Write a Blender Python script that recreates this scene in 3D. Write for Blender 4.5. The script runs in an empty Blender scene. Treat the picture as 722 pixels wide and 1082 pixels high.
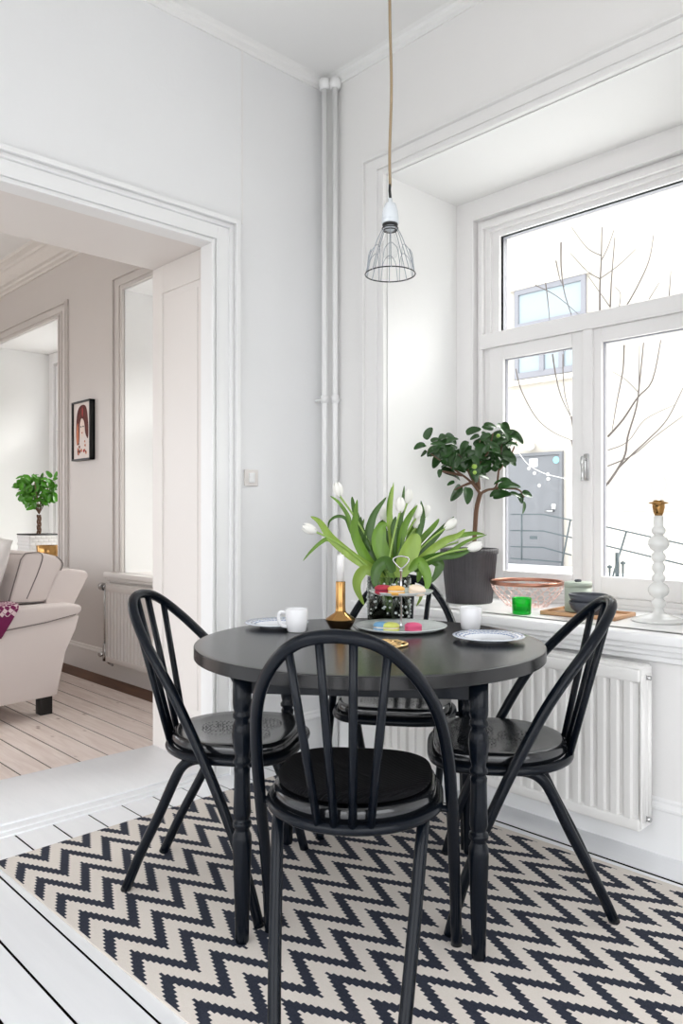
import bpy, bmesh, math, random
from mathutils import Vector, Matrix
random.seed(7)
PI = math.pi
S = bpy.context.scene
COL = S.collection

# ------------------------------------------------------------------ survey frame
F_PX = 814.0; CX = 361.0; HY = 545.0; H = 1.12
AX = (0.7238, 0.6900)                       # world x in (right, forward)
_n = math.hypot(*AX); AX = (AX[0] / _n, AX[1] / _n)
FW = Vector((AX[1], AX[0], 0)); RT = Vector((AX[0], -AX[1], 0)); UP = Vector((0, 0, 1))
EYE = Vector((0, 0, H))

def ray(px, py):
    return FW + RT * ((px - CX) / F_PX) + UP * (-(py - HY) / F_PX)
def at_x(px, py, x):
    d = ray(px, py); return EYE + d * (x / d.x)
def at_z(px, py, z):
    d = ray(px, py); return EYE + d * ((z - H) / d.z)
def at_d(px, py, dist):
    return EYE + ray(px, py) * dist

# ------------------------------------------------------------------ materials
def new_mat(name):
    m = bpy.data.materials.new(name); m.use_nodes = True
    nt = m.node_tree; b = nt.nodes['Principled BSDF']
    return m, nt, b
def P(name, col, rough=0.5, metal=0.0, spec=0.5, bump=0.0, bscale=200, vary=0.0, vscale=6, trans=0.0, ior=1.45, sheen=0.0, coat=0.0, stretch=None, bdist=0.001):
    m, nt, b = new_mat(name)
    b.inputs['Base Color'].default_value = (*col, 1)
    b.inputs['Roughness'].default_value = rough
    b.inputs['Metallic'].default_value = metal
    b.inputs['Specular IOR Level'].default_value = spec
    b.inputs['Transmission Weight'].default_value = trans
    b.inputs['IOR'].default_value = ior
    b.inputs['Sheen Weight'].default_value = sheen
    b.inputs['Coat Weight'].default_value = coat
    tc = nt.nodes.new('ShaderNodeTexCoord'); mp = nt.nodes.new('ShaderNodeMapping')
    nt.links.new(tc.outputs['Object'], mp.inputs['Vector'])
    if stretch: mp.inputs['Scale'].default_value = stretch
    if bump:
        n = nt.nodes.new('ShaderNodeTexNoise'); n.inputs['Scale'].default_value = bscale; n.inputs['Detail'].default_value = 4
        nt.links.new(mp.outputs[0], n.inputs['Vector'])
        bp = nt.nodes.new('ShaderNodeBump'); bp.inputs['Strength'].default_value = bump; bp.inputs['Distance'].default_value = bdist
        nt.links.new(n.outputs[0], bp.inputs['Height']); nt.links.new(bp.outputs[0], b.inputs['Normal'])
    if vary:
        n = nt.nodes.new('ShaderNodeTexNoise'); n.inputs['Scale'].default_value = vscale; n.inputs['Detail'].default_value = 6
        nt.links.new(mp.outputs[0], n.inputs['Vector'])
        mx = nt.nodes.new('ShaderNodeMix'); mx.data_type = 'RGBA'
        mx.inputs['A'].default_value = (*[min(1, c * (1 + vary)) for c in col], 1)
        mx.inputs['B'].default_value = (*[c * (1 - vary) for c in col], 1)
        nt.links.new(n.outputs[0], mx.inputs['Factor']); nt.links.new(mx.outputs['Result'], b.inputs['Base Color'])
    return m

M = {}
M['wall'] = P('wall paint', (0.87, 0.86, 0.85), 0.55, bump=0.25, bscale=60, vary=0.02, vscale=3, bdist=0.002)
M['wallA'] = P('cool wall paint', (0.87, 0.872, 0.88), 0.5, bump=0.25, bscale=60, vary=0.02, vscale=3, bdist=0.002)
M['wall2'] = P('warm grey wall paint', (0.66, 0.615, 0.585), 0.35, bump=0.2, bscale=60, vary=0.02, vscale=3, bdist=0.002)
M['ceil'] = P('ceiling paint', (0.88, 0.875, 0.865), 0.8, bump=0.2, bscale=25, vary=0.02, vscale=2, bdist=0.002)
M['trim'] = P('gloss trim paint', (0.89, 0.89, 0.89), 0.3, bump=0.1, bscale=40, bdist=0.001)
M['cream'] = P('cream trim paint', (0.80, 0.76, 0.73), 0.35, bump=0.1, bscale=40)
M['rad'] = P('radiator enamel', (0.86, 0.85, 0.83), 0.3)
M['winframe'] = P('window paint', (0.87, 0.855, 0.85), 0.35)
M['gapdark'] = P('dark gap', (0.004, 0.0035, 0.003), 1.0, spec=0)
M['blackwood'] = P('black lacquer', (0.003, 0.005, 0.009), 0.24, bump=0.08, bscale=120, spec=0.25)
M['blackseat'] = P('black seat lacquer', (0.006, 0.007, 0.009), 0.17, spec=1.0, bump=0.25, bscale=30, stretch=(1, 8, 1))
M['tabletop'] = P('black table lacquer', (0.004, 0.004, 0.005), 0.24, spec=0.65, bump=0.12, bscale=25, stretch=(1, 10, 1))
M['hole'] = P('punched hole', (0.002, 0.002, 0.002), 1.0, spec=0)
M['brass'] = P('brass', (0.45, 0.25, 0.09), 0.22, metal=1)
M['bronze'] = P('dark bronze', (0.10, 0.065, 0.035), 0.3, metal=0.9)
M['gold'] = P('gold wire', (0.75, 0.52, 0.25), 0.3, metal=1)
M['copper'] = P('copper', (0.42, 0.20, 0.14), 0.28, metal=1)
M['copperlight'] = P('copper wire', (0.90, 0.66, 0.60), 0.35, metal=0.7)
M['chrome'] = P('chrome', (0.50, 0.50, 0.50), 0.16, metal=1)
M['steel'] = P('steel wire', (0.35, 0.38, 0.42), 0.3, metal=1)
M['darkrim'] = P('dark steel', (0.05, 0.05, 0.05), 0.4, metal=0.6)
M['porcelain'] = P('white porcelain', (0.86, 0.86, 0.88), 0.15)
M['lampwhite'] = P('white glazed lamp', (0.82, 0.82, 0.80), 0.2)
M['wax'] = P('candle wax', (0.88, 0.87, 0.86), 0.45)
M['petal'] = P('tulip petal', (0.88, 0.87, 0.82), 0.5)
M['tulipleaf'] = P('tulip leaf', (0.135, 0.265, 0.028), 0.33, vary=0.55, vscale=30, stretch=(1, 1, .25))
M['tulipleafpale'] = P('pale tulip leaf', (0.27, 0.40, 0.07), 0.35, vary=0.35, vscale=30, stretch=(1, 1, .25))
M['tulipleafdark'] = P('deep tulip leaf', (0.055, 0.13, 0.018), 0.33, vary=0.5, vscale=30, stretch=(1, 1, .25))
M['tulipstem'] = P('tulip stem', (0.30, 0.45, 0.11), 0.5)
M['citrusleaf'] = P('dark glossy leaf', (0.022, 0.066, 0.015), 0.22, vary=0.5, vscale=18)
M['brightleaf'] = P('bright green leaf', (0.07, 0.26, 0.015), 0.3, vary=0.7, vscale=12)
M['lime'] = P('unripe citrus', (0.30, 0.46, 0.08), 0.35)
M['bark'] = P('bark', (0.14, 0.075, 0.045), 0.8, bump=0.6, bscale=90)
M['planter'] = P('dark ribbed planter', (0.055, 0.05, 0.056), 0.42, vary=0.3, vscale=30, bump=0.2)
M['soil'] = P('soil', (0.03, 0.02, 0.015), 0.95, bump=1, bscale=100)
M['slatebowl'] = P('slate stoneware', (0.055, 0.06, 0.075), 0.45)
M['sage'] = P('sage green tin', (0.42, 0.47, 0.40), 0.45)
M['woodtray'] = P('light wood', (0.52, 0.30, 0.16), 0.5, vary=0.15, vscale=15, stretch=(8, 1, 1))
M['cord'] = P('textile cord', (0.36, 0.27, 0.17), 0.85, bump=0.6, bscale=600)
M['sleeve'] = P('black rubber', (0.02, 0.02, 0.02), 0.5)
M['socket'] = P('white porcelain socket', (0.72, 0.76, 0.80), 0.25)
M['cushion'] = P('black ribbed fabric', (0.006, 0.006, 0.007), 0.95, bump=0.5, bscale=200, spec=0.15)
M['sofa'] = P('taupe linen', (0.66, 0.585, 0.555), 0.95, bump=0.5, bscale=500, sheen=0.2, vary=0.06, vscale=300)
M['linen'] = P('light linen', (0.76, 0.72, 0.69), 0.95, bump=0.5, bscale=400, sheen=0.2, vary=0.04, vscale=200)
M['piping'] = P('dark piping', (0.20, 0.17, 0.16), 0.9)
M['blackleg'] = P('black sofa leg', (0.01, 0.009, 0.009), 0.4)
M['ink'] = P('black frame', (0.008, 0.008, 0.008), 0.35)
M['paper'] = P('art paper', (0.78, 0.70, 0.66), 0.7, vary=0.06, vscale=30)
M['hair'] = P('brown ink wash', (0.12, 0.03, 0.025), 0.8, vary=0.6, vscale=60)
M['orangeink'] = P('orange ink wash', (0.55, 0.20, 0.11), 0.8, vary=0.4, vscale=60)
M['redink'] = P('red ink', (0.42, 0.05, 0.05), 0.8)
M['skin'] = P('pale ink wash', (0.80, 0.66, 0.58), 0.8)
M['worn'] = P('worn brown board', (0.16, 0.085, 0.055), 0.75, vary=0.5, vscale=12, stretch=(1, .2, 1))
M['facade'] = P('pale render', (0.50, 0.465, 0.42), 0.9, bump=0.1, bscale=10)
M['facadeband'] = P('facade band', (0.62, 0.58, 0.52), 0.9)
M['snow'] = P('pale paving', (0.88, 0.88, 0.88), 0.9)
M['greydoor'] = P('grey metal door', (0.17, 0.175, 0.19), 0.5, vary=0.06, vscale=3)
M['greyframe'] = P('grey window frame', (0.26, 0.26, 0.29), 0.5)
M['sky_glass'] = P('painted sky tint glass', (0.34, 0.40, 0.44), 0.2, metal=0.0)  # opaque pane; the pale sky reflection is painted into its colour
M['twig'] = P('twig bark', (0.10, 0.085, 0.08), 0.9)
M['galv'] = P('galvanised steel', (0.08, 0.10, 0.11), 0.5, metal=0.2)
M['bluestick'] = P('blue sticker', (0.25, 0.55, 0.65), 0.6)
M['fairy'] = P('fairy light bulb', (0.9, 0.88, 0.8), 0.3)
M['basketwhite'] = P('white woven basket', (0.78, 0.77, 0.76), 0.7)
for nme, c in (('mac_red', (0.42, 0.03, 0.06)), ('mac_orange', (0.85, 0.46, 0.10)), ('mac_cream', (0.86, 0.72, 0.58)), ('mac_blue', (0.17, 0.36, 0.56)), ('mac_lime', (0.62, 0.66, 0.16)), ('mac_pink', (0.68, 0.10, 0.22)), ('filling', (0.80, 0.72, 0.62)), ('mac_darkfill', (0.25, 0.02, 0.05))):
    M[nme] = P(nme, c, 0.7, bump=0.3, bscale=300)

def glass_thin(name, tint=(1, 1, 1), refl=0.08, rough=0.02):
    m = bpy.data.materials.new(name); m.use_nodes = True; nt = m.node_tree; nt.nodes.clear()
    o = nt.nodes.new('ShaderNodeOutputMaterial'); t = nt.nodes.new('ShaderNodeBsdfTransparent'); g = nt.nodes.new('ShaderNodeBsdfGlossy')
    mx = nt.nodes.new('ShaderNodeMixShader'); fr = nt.nodes.new('ShaderNodeLayerWeight'); fr.inputs['Blend'].default_value = 0.25
    mul = nt.nodes.new('ShaderNodeMath'); mul.operation = 'MULTIPLY'; mul.inputs[1].default_value = refl * 5
    t.inputs['Color'].default_value = (*tint, 1); g.inputs['Roughness'].default_value = rough
    nt.links.new(fr.outputs['Fresnel'], mul.inputs[0]); nt.links.new(mul.outputs[0], mx.inputs[0])
    nt.links.new(t.outputs[0], mx.inputs[1]); nt.links.new(g.outputs[0], mx.inputs[2]); nt.links.new(mx.outputs[0], o.inputs[0])
    return m
M['pane'] = glass_thin('window glass', (0.98, 0.99, 0.98), 0.06)
M['bulb'] = glass_thin('clear bulb glass', (0.95, 0.955, 0.96), 0.03)
M['standglass'] = P('pressed glass', (0.80, 0.84, 0.84), 0.2, trans=0.3, ior=1.45, bump=0.8, bscale=90, bdist=0.003)
M['vaseglass'] = glass_thin('textured vase glass', (0.82, 0.86, 0.82), 0.25, 0.08)
M['water'] = glass_thin('green water', (0.55, 0.62, 0.42), 0.1)
M['greenglass'] = P('green glass', (0.02, 0.72, 0.07), 0.08, trans=0.75, ior=1.3)

def nodes(mat): return mat.node_tree
class NG:
    """tiny helper to write node maths"""
    def __init__(s, nt): s.nt = nt
    def m(s, op, a, b=None, c=None):
        n = s.nt.nodes.new('ShaderNodeMath'); n.operation = op
        for i, v in enumerate((a, b, c)):
            if v is None: continue
            if isinstance(v, (int, float)): n.inputs[i].default_value = v
            else: s.nt.links.new(v, n.inputs[i])
        return n.outputs[0]

def rug_material():
    m, nt, b = new_mat('zigzag rug'); g = NG(nt)
    tc = nt.nodes.new('ShaderNodeTexCoord'); sx = nt.nodes.new('ShaderNodeSeparateXYZ'); nt.links.new(tc.outputs['Object'], sx.inputs[0])
    px = 0.1442; step = px / 18; py = 0.1415
    x = g.m('SUBTRACT', sx.outputs[0], 0.055 - px / 2 - step / 2); y = g.m('SUBTRACT', sx.outputs[1], -0.054)
    xq = g.m('MULTIPLY', g.m('FLOOR', g.m('DIVIDE', x, step)), step)
    tri = g.m('MULTIPLY', g.m('ABSOLUTE', g.m('SUBTRACT', g.m('FRACT', g.m('DIVIDE', xq, px)), 0.5)), 2.0)   # 0 at peak .. 1 at valley
    yy = g.m('ADD', y, g.m('MULTIPLY', tri, 0.146))
    fr = g.m('FRACT', g.m('DIVIDE', yy, py))          # top edge at fr=0/1 downwards
    dark = g.m('GREATER_THAN', fr, 1 - 0.44)
    # keep a plain hem
    inx = g.m('MULTIPLY', g.m('GREATER_THAN', sx.outputs[0], 0.006), g.m('LESS_THAN', sx.outputs[0], 1.375))
    dark = g.m('MULTIPLY', dark, inx)
    n = nt.nodes.new('ShaderNodeTexNoise'); n.inputs['Scale'].default_value = 260; n.inputs['Detail'].default_value = 3
    mp = nt.nodes.new('ShaderNodeMapping'); mp.inputs['Scale'].default_value = (1, 1, 1); nt.links.new(tc.outputs['Object'], mp.inputs[0]); nt.links.new(mp.outputs[0], n.inputs['Vector'])
    cr = nt.nodes.new('ShaderNodeMix'); cr.data_type = 'RGBA'; cr.inputs['A'].default_value = (0.66, 0.60, 0.54, 1); cr.inputs['B'].default_value = (0.76, 0.71, 0.66, 1)
    nt.links.new(n.outputs[0], cr.inputs['Factor'])
    dk = nt.nodes.new('ShaderNodeMix'); dk.data_type = 'RGBA'; dk.inputs['A'].default_value = (0.012, 0.014, 0.024, 1); dk.inputs['B'].default_value = (0.045, 0.052, 0.075, 1)
    nt.links.new(n.outputs[0], dk.inputs['Factor'])
    mx = nt.nodes.new('ShaderNodeMix'); mx.data_type = 'RGBA'
    nt.links.new(dark, mx.inputs['Factor']); nt.links.new(cr.outputs['Result'], mx.inputs['A']); nt.links.new(dk.outputs['Result'], mx.inputs['B'])
    nt.links.new(mx.outputs['Result'], b.inputs['Base Color']); b.inputs['Roughness'].default_value = 0.9; b.inputs['Specular IOR Level'].default_value = 0.2
    bp = nt.nodes.new('ShaderNodeBump'); bp.inputs['Strength'].default_value = 0.4; bp.inputs['Distance'].default_value = 0.001
    nt.links.new(n.outputs[0], bp.inputs['Height']); nt.links.new(bp.outputs[0], b.inputs['Normal'])
    return m
M['rug'] = rug_material()

def board_material(name, c1, c2, knots=False, rough=0.4):
    m, nt, b = new_mat(name); g = NG(nt)
    tc = nt.nodes.new('ShaderNodeTexCoord'); mp = nt.nodes.new('ShaderNodeMapping'); mp.inputs['Scale'].default_value = (9, 0.9, 1)
    nt.links.new(tc.outputs['Object'], mp.inputs[0])
    n = nt.nodes.new('ShaderNodeTexNoise'); n.inputs['Scale'].default_value = 4; n.inputs['Detail'].default_value = 8; n.inputs['Distortion'].default_value = 0.6
    nt.links.new(mp.outputs[0], n.inputs['Vector'])
    r = nt.nodes.new('ShaderNodeValToRGB'); r.color_ramp.elements[0].position = 0.3; r.color_ramp.elements[1].position = 0.7
    r.color_ramp.elements[0].color = (*c2, 1); r.color_ramp.elements[1].color = (*c1, 1)
    nt.links.new(n.outputs[0], r.inputs[0]); out = r.outputs[0]
    if knots:
        v = nt.nodes.new('ShaderNodeTexVoronoi'); v.inputs['Scale'].default_value = 5.0
        mp2 = nt.nodes.new('ShaderNodeMapping'); mp2.inputs['Scale'].default_value = (2.0, 0.9, 1); nt.links.new(tc.outputs['Object'], mp2.inputs[0]); nt.links.new(mp2.outputs[0], v.inputs['Vector'])
        k = nt.nodes.new('ShaderNodeValToRGB'); k.color_ramp.elements[0].position = 0.04; k.color_ramp.elements[1].position = 0.12
        k.color_ramp.elements[0].color = (0.36, 0.25, 0.20, 1); k.color_ramp.elements[1].color = (1, 1, 1, 1)
        nt.links.new(v.outputs['Distance'], k.inputs[0])
        mm = nt.nodes.new('ShaderNodeMix'); mm.data_type = 'RGBA'; mm.blend_type = 'MULTIPLY'; mm.inputs['Factor'].default_value = 0.7
        nt.links.new(out, mm.inputs['A']); nt.links.new(k.outputs[0], mm.inputs['B']); out = mm.outputs['Result']
    nt.links.new(out, b.inputs['Base Color']); b.inputs['Roughness'].default_value = rough
    bp = nt.nodes.new('ShaderNodeBump'); bp.inputs['Strength'].default_value = 0.2; bp.inputs['Distance'].default_value = 0.001
    nt.links.new(n.outputs[0], bp.inputs['Height']); nt.links.new(bp.outputs[0], b.inputs['Normal'])
    return m
M['boards'] = board_material('white painted boards', (0.89, 0.90, 0.92), (0.86, 0.87, 0.89), rough=0.33)
M['boards2'] = board_material('whitewashed pine boards', (0.88, 0.78, 0.72), (0.72, 0.60, 0.54), True, 0.5)

def plate_material():
    m, nt, b = new_mat('blue patterned porcelain'); g = NG(nt)
    tc = nt.nodes.new('ShaderNodeTexCoord'); sx = nt.nodes.new('ShaderNodeSeparateXYZ'); nt.links.new(tc.outputs['Object'], sx.inputs[0])
    x, y = sx.outputs[0], sx.outputs[1]
    r = g.m('SQRT', g.m('ADD', g.m('MULTIPLY', x, x), g.m('MULTIPLY', y, y)))
    a = g.m('ARCTAN2', y, x)
    w = g.m('SINE', g.m('MULTIPLY', a, 22)); w2 = g.m('SINE', g.m('ADD', g.m('MULTIPLY', r, 520), g.m('MULTIPLY', w, 1.6)))
    band = g.m('MULTIPLY', g.m('GREATER_THAN', r, 0.068), g.m('LESS_THAN', r, 0.100))
    pat = g.m('MULTIPLY', band, g.m('GREATER_THAN', g.m('MULTIPLY', w2, w), 0.15))
    line = g.m('LESS_THAN', g.m('ABSOLUTE', g.m('SUBTRACT', r, 0.103)), 0.0012)
    f = g.m('MAXIMUM', pat, line)
    mx = nt.nodes.new('ShaderNodeMix'); mx.data_type = 'RGBA'; mx.inputs['A'].default_value = (0.80, 0.83, 0.88, 1); mx.inputs['B'].default_value = (0.12, 0.20, 0.42, 1)
    nt.links.new(f, mx.inputs['Factor']); nt.links.new(mx.outputs['Result'], b.inputs['Base Color']); b.inputs['Roughness'].default_value = 0.15
    return m
M['plate'] = plate_material()

def throw_material():
    m, nt, b = new_mat('plum patterned wool')
    tc = nt.nodes.new('ShaderNodeTexCoord'); ck = nt.nodes.new('ShaderNodeTexChecker'); ck.inputs['Scale'].default_value = 46
    mp = nt.nodes.new('ShaderNodeMapping'); mp.inputs['Rotation'].default_value = (0, PI / 4, 0); nt.links.new(tc.outputs['Object'], mp.inputs[0]); nt.links.new(mp.outputs[0], ck.inputs['Vector'])
    g = NG(nt); sx = nt.nodes.new('ShaderNodeSeparateXYZ'); nt.links.new(tc.outputs['Object'], sx.inputs[0])
    top = g.m('MULTIPLY', g.m('GREATER_THAN', sx.outputs[2], 0.585), ck.outputs['Fac'])
    mx = nt.nodes.new('ShaderNodeMix'); mx.data_type = 'RGBA'; mx.inputs['A'].default_value = (0.16, 0.01, 0.07, 1); mx.inputs['B'].default_value = (0.65, 0.50, 0.52, 1)
    nt.links.new(top, mx.inputs['Factor']); nt.links.new(mx.outputs['Result'], b.inputs['Base Color']); b.inputs['Roughness'].default_value = 0.95
    return m
M['throw'] = throw_material()

# ------------------------------------------------------------------ mesh builder
class MB:
    def __init__(s): s.bm = bmesh.new()
    def face(s, vs, mi=0, smooth=False):
        try:
            f = s.bm.faces.new(vs); f.material_index = mi; f.smooth = smooth; return f
        except ValueError: return None
    def box(s, x0, x1, y0, y1, z0, z1, mi=0, bev=0.0, M4=None, seg=2):
        t = bmesh.new()
        v = [t.verts.new((x, y, z)) for x in (x0, x1) for y in (y0, y1) for z in (z0, z1)]
        for q in ((0, 1, 3, 2), (4, 6, 7, 5), (0, 4, 5, 1), (2, 3, 7, 6), (0, 2, 6, 4), (1, 5, 7, 3)):
            t.faces.new([v[i] for i in q])
        if bev: bmesh.ops.bevel(t, geom=t.edges[:], offset=bev, segments=seg, affect='EDGES', profile=0.5)
        if M4: bmesh.ops.transform(t, matrix=M4, verts=t.verts)
        s.merge(t, mi, smooth=bool(bev)); return s
    def merge(s, t, mi=0, smooth=False):
        t.verts.index_update(); mp = {}
        for v in t.verts: mp[v] = s.bm.verts.new(v.co)
        for f in t.faces: s.face([mp[v] for v in f.verts], mi, smooth)
        t.free()
    def tube(s, pts, r, seg=10, closed=False, mi=0, caps=True, flat=1.0):
        pts = [Vector(p) for p in pts]; n = len(pts); rs = r if isinstance(r, (list, tuple)) else [r] * n
        prev = None; rings = []
        for i, p in enumerate(pts):
            if closed: t = pts[(i + 1) % n] - pts[i - 1]
            else: t = pts[min(i + 1, n - 1)] - pts[max(i - 1, 0)]
            t = t.normalized() if t.length > 1e-9 else Vector((0, 0, 1))
            if prev is None:
                a = Vector((0, 0, 1)) if abs(t.z) < 0.9 else Vector((1, 0, 0)); u = t.cross(a).normalized()
            else:
                u = prev - t * prev.dot(t)
                u = u.normalized() if u.length > 1e-6 else t.orthogonal().normalized()
            prev = u; w = t.cross(u)
            rings.append([s.bm.verts.new(p + (u * math.cos(2 * PI * k / seg) + w * math.sin(2 * PI * k / seg) * flat) * rs[i]) for k in range(seg)])
        m = n if closed else n - 1
        for i in range(m):
            A, B = rings[i], rings[(i + 1) % n]
            for k in range(seg): s.face([A[k], A[(k + 1) % seg], B[(k + 1) % seg], B[k]], mi, True)
        if caps and not closed: s.face(rings[0][::-1], mi); s.face(rings[-1], mi)
        return s
    def lathe(s, prof, c=(0, 0, 0), seg=32, mi=0, rib=None, smooth=True):
        rings = []
        for r, z in prof:
            if r < 1e-6: rings.append([s.bm.verts.new((c[0], c[1], c[2] + z))])
            else:
                rings.append([s.bm.verts.new((c[0] + r * (1 + (rib(k) if rib else 0)) * math.cos(2 * PI * k / seg), c[1] + r * (1 + (rib(k) if rib else 0)) * math.sin(2 * PI * k / seg), c[2] + z)) for k in range(seg)])
        for A, B in zip(rings, rings[1:]):
            for k in range(seg):
                k2 = (k + 1) % seg
                if len(A) == 1 and len(B) == 1: continue
                if len(A) == 1: s.face([A[0], B[k2], B[k]], mi, smooth)
                elif len(B) == 1: s.face([A[k], A[k2], B[0]], mi, smooth)
                else: s.face([A[k], A[k2], B[k2], B[k]], mi, smooth)
        return s
    def prism(s, poly, lo, hi, axis='y', mi=0, bev=0.0, smooth=False, seg=2):
        """poly in the two other axes, extruded along axis"""
        t = bmesh.new()
        def mk(a, b, c):
            return (a, c, b) if axis == 'y' else ((c, a, b) if axis == 'x' else (a, b, c))
        A = [t.verts.new(mk(a, b, lo)) for a, b in poly]; B = [t.verts.new(mk(a, b, hi)) for a, b in poly]
        t.faces.new(A); t.faces.new(B[::-1]); n = len(poly)
        for i in range(n): t.faces.new([A[i], B[i], B[(i + 1) % n], A[(i + 1) % n]])
        bmesh.ops.recalc_face_normals(t, faces=t.faces)
        if bev: bmesh.ops.bevel(t, geom=t.edges[:], offset=bev, segments=seg, affect='EDGES', profile=0.5)
        s.merge(t, mi, smooth); return s
    def disc(s, c, r, z, n=6, mi=0):
        s.face([s.bm.verts.new((c[0] + r * math.cos(2 * PI * k / n), c[1] + r * math.sin(2 * PI * k / n), z)) for k in range(n)], mi); return s
    def xf(s, m): bmesh.ops.transform(s.bm, matrix=m, verts=s.bm.verts); return s
    def build(s, name, mats, parent=None, bevel=0, subsurf=0, auto=True, recalc=True):
        if recalc: bmesh.ops.recalc_face_normals(s.bm, faces=s.bm.faces)
        me = bpy.data.meshes.new(name); s.bm.to_mesh(me); s.bm.free()
        for m in (mats if isinstance(mats, (list, tuple)) else [mats]): me.materials.append(m)
        o = bpy.data.objects.new(name, me); COL.objects.link(o)
        if parent: o.parent = parent
        if bevel:
            b = o.modifiers.new('bev', 'BEVEL'); b.width = bevel; b.segments = 2; b.limit_method = 'ANGLE'; b.angle_limit = 0.7
        if subsurf:
            b = o.modifiers.new('ss', 'SUBSURF'); b.levels = subsurf; b.render_levels = subsurf
        return o

def tag(o, label=None, cat=None, group=None, kind=None):
    if label: o['label'] = label
    if cat: o['category'] = cat
    if group: o['group'] = group
    if kind: o['kind'] = kind
    return o
def thing(name, label, cat, loc=(0, 0, 0), rz=0.0, group=None, kind=None):
    o = bpy.data.objects.new(name, None); COL.objects.link(o); o.empty_display_size = 0.1
    o.location = loc; o.rotation_euler = (0, 0, rz)
    return tag(o, label, cat, group, kind)
def structure(name, label, o): o.name = name; return tag(o, label, None, None, 'structure')
def copy_tree(o, parent=None):
    c = o.copy(); COL.objects.link(c); c.parent = parent
    for k in list(o.children): copy_tree(k, c)
    return c
def catmull(pts, n=6, closed=False):
    pts = [Vector(p) for p in pts]; N = len(pts); out = []
    rng = range(N) if closed else range(N - 1)
    for i in rng:
        if closed: p0, p1, p2, p3 = pts[i - 1], pts[i], pts[(i + 1) % N], pts[(i + 2) % N]
        else: p0, p1, p2, p3 = pts[max(i - 1, 0)], pts[i], pts[i + 1], pts[min(i + 2, N - 1)]
        for k in range(n):
            t = k / n; out.append(0.5 * ((2 * p1) + (p2 - p0) * t + (2 * p0 - 5 * p1 + 4 * p2 - p3) * t * t + (3 * p1 - p0 - 3 * p2 + p3) * t ** 3))
    if not closed: out.append(pts[-1])
    return out

# ================================================================== ROOM SHELL
CZ = 3.22; WX = 2.53; YA = 2.77; YB = 3.305
OPX0, OPX1, OPZ = 0.25, 1.92, 2.31
NZ0, NZ1, NXB = 0.735, 2.648, 3.03        # niche sill, head, depth
NICHES = [(0.96, 2.36), (3.38, 4.78), (5.80, 7.20)]
YMIN, YMAX, XMIN = -1.6, 8.6, -2.2

# floors: separate boards over a dark subfloor
b = MB(); b.box(XMIN, WX + .02, YMIN, YMAX, -0.08, -0.0035, 1)
gaps = [1.036 + 0.1352 * k for k in range(-24, 12)]
gaps = [g for g in gaps if g < 2.30] + [2.3665]
gaps = [(g if abs(g - 0.9008) > 0.02 else 0.883) for g in gaps]
gaps = [(g if abs(g - 0.7656) > 0.02 else 0.749) for g in gaps]
prev = XMIN
for g_ in gaps + [WX + 0.02]:
    hw = 0.0042 if g_ < 2.36 else 0.0085
    b.box(prev, g_ - hw, YMIN, 2.76, -0.003, 0.0, 0); prev = g_ + hw
structure('floor', 'white painted floorboards of the dining room with dark gaps', b.build('floor', [M['boards'], M['gapdark']]))
b = MB(); prev = XMIN
for k in range(0, 36):
    g_ = 1.293 + 0.1345 * (k - 24)
    if g_ > 2.45: break
    b.box(prev, g_ - 0.004, 3.30, YMAX, -0.003, 0.0, 0); prev = g_ + 0.004
b.box(prev, WX + .02, 3.30, YMAX, -0.003, -0.001, 1)
structure('floor', 'whitewashed pine floorboards of the living room', b.build('floor', [M['boards2'], M['worn']]))
# threshold
b = MB(); b.box(OPX0 - .1, 1.93, 2.825, YB, -0.003, 0.020, 0, 0.004)
b.box(OPX0 - .1, 2.0, 2.780, 2.83, -0.003, 0.012, 0, 0.004); b.box(OPX0 - .1, 2.0, 2.748, 2.79, -0.003, 0.006, 0, 0.002)
structure('trim_1', 'wide white painted threshold in the doorway', b.build('trim_1', M['boards']))

# ceiling with flat band
b = MB(); b.box(XMIN, WX + .7, YMIN, YMAX, CZ, CZ + .15)
structure('ceiling', 'white plaster ceiling', b.build('ceiling', M['ceil']))

# wall A with doorway (living room side takes the warm paint)
b = MB()
b.box(OPX1, WX + .02, YA, YB, 0, CZ); b.box(XMIN, OPX0, YA, YB, 0, CZ); b.box(OPX0, OPX1, YA, YB, OPZ, CZ)
structure('wall_left', 'white wall with the wide doorway to the living room', b.build('wall_left', M['wallA']))
b = MB(); b.box(XMIN, OPX0, YB, YB + .012, 0, CZ); b.box(OPX1, WX, YB, YB + .012, 0, CZ)
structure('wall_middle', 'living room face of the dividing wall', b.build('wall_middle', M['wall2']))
# window wall, both rooms
def windowwall(y0, y1, niches, mat, name, label):
    b = MB(); X1 = 3.25
    b.box(WX, X1, y0, y1, 0, NZ0 - .03); b.box(WX, X1, y0, y1, NZ1, CZ)
    ys = [y0]
    for a, c in niches: ys += [a, c]
    ys.append(y1)
    for i in range(0, len(ys), 2): b.box(WX, X1, ys[i], ys[i + 1], NZ0 - .03, NZ1)
    structure(name, label, b.build(name, mat))
windowwall(YMIN, YA + .2, [NICHES[0]], M['wall'], 'wall_right', 'white outer wall with the deep window niche of the dining room')
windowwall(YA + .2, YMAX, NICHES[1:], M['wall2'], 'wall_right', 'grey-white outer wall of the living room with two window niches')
b = MB(); b.box(XMIN, WX + .5, YMAX, YMAX + .1, 0, .9); b.box(XMIN, WX + .5, YMAX, YMAX + .1, 2.5, CZ); b.box(.8, WX + .5, YMAX, YMAX + .1, .9, 2.5); b.box(XMIN, -1.2, YMAX, YMAX + .1, .9, 2.5)  # unseen wall; its opening is added to brighten the living room
structure('wall_back', 'far wall of the living room', b.build('wall_back', M['wall2']))
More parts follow.
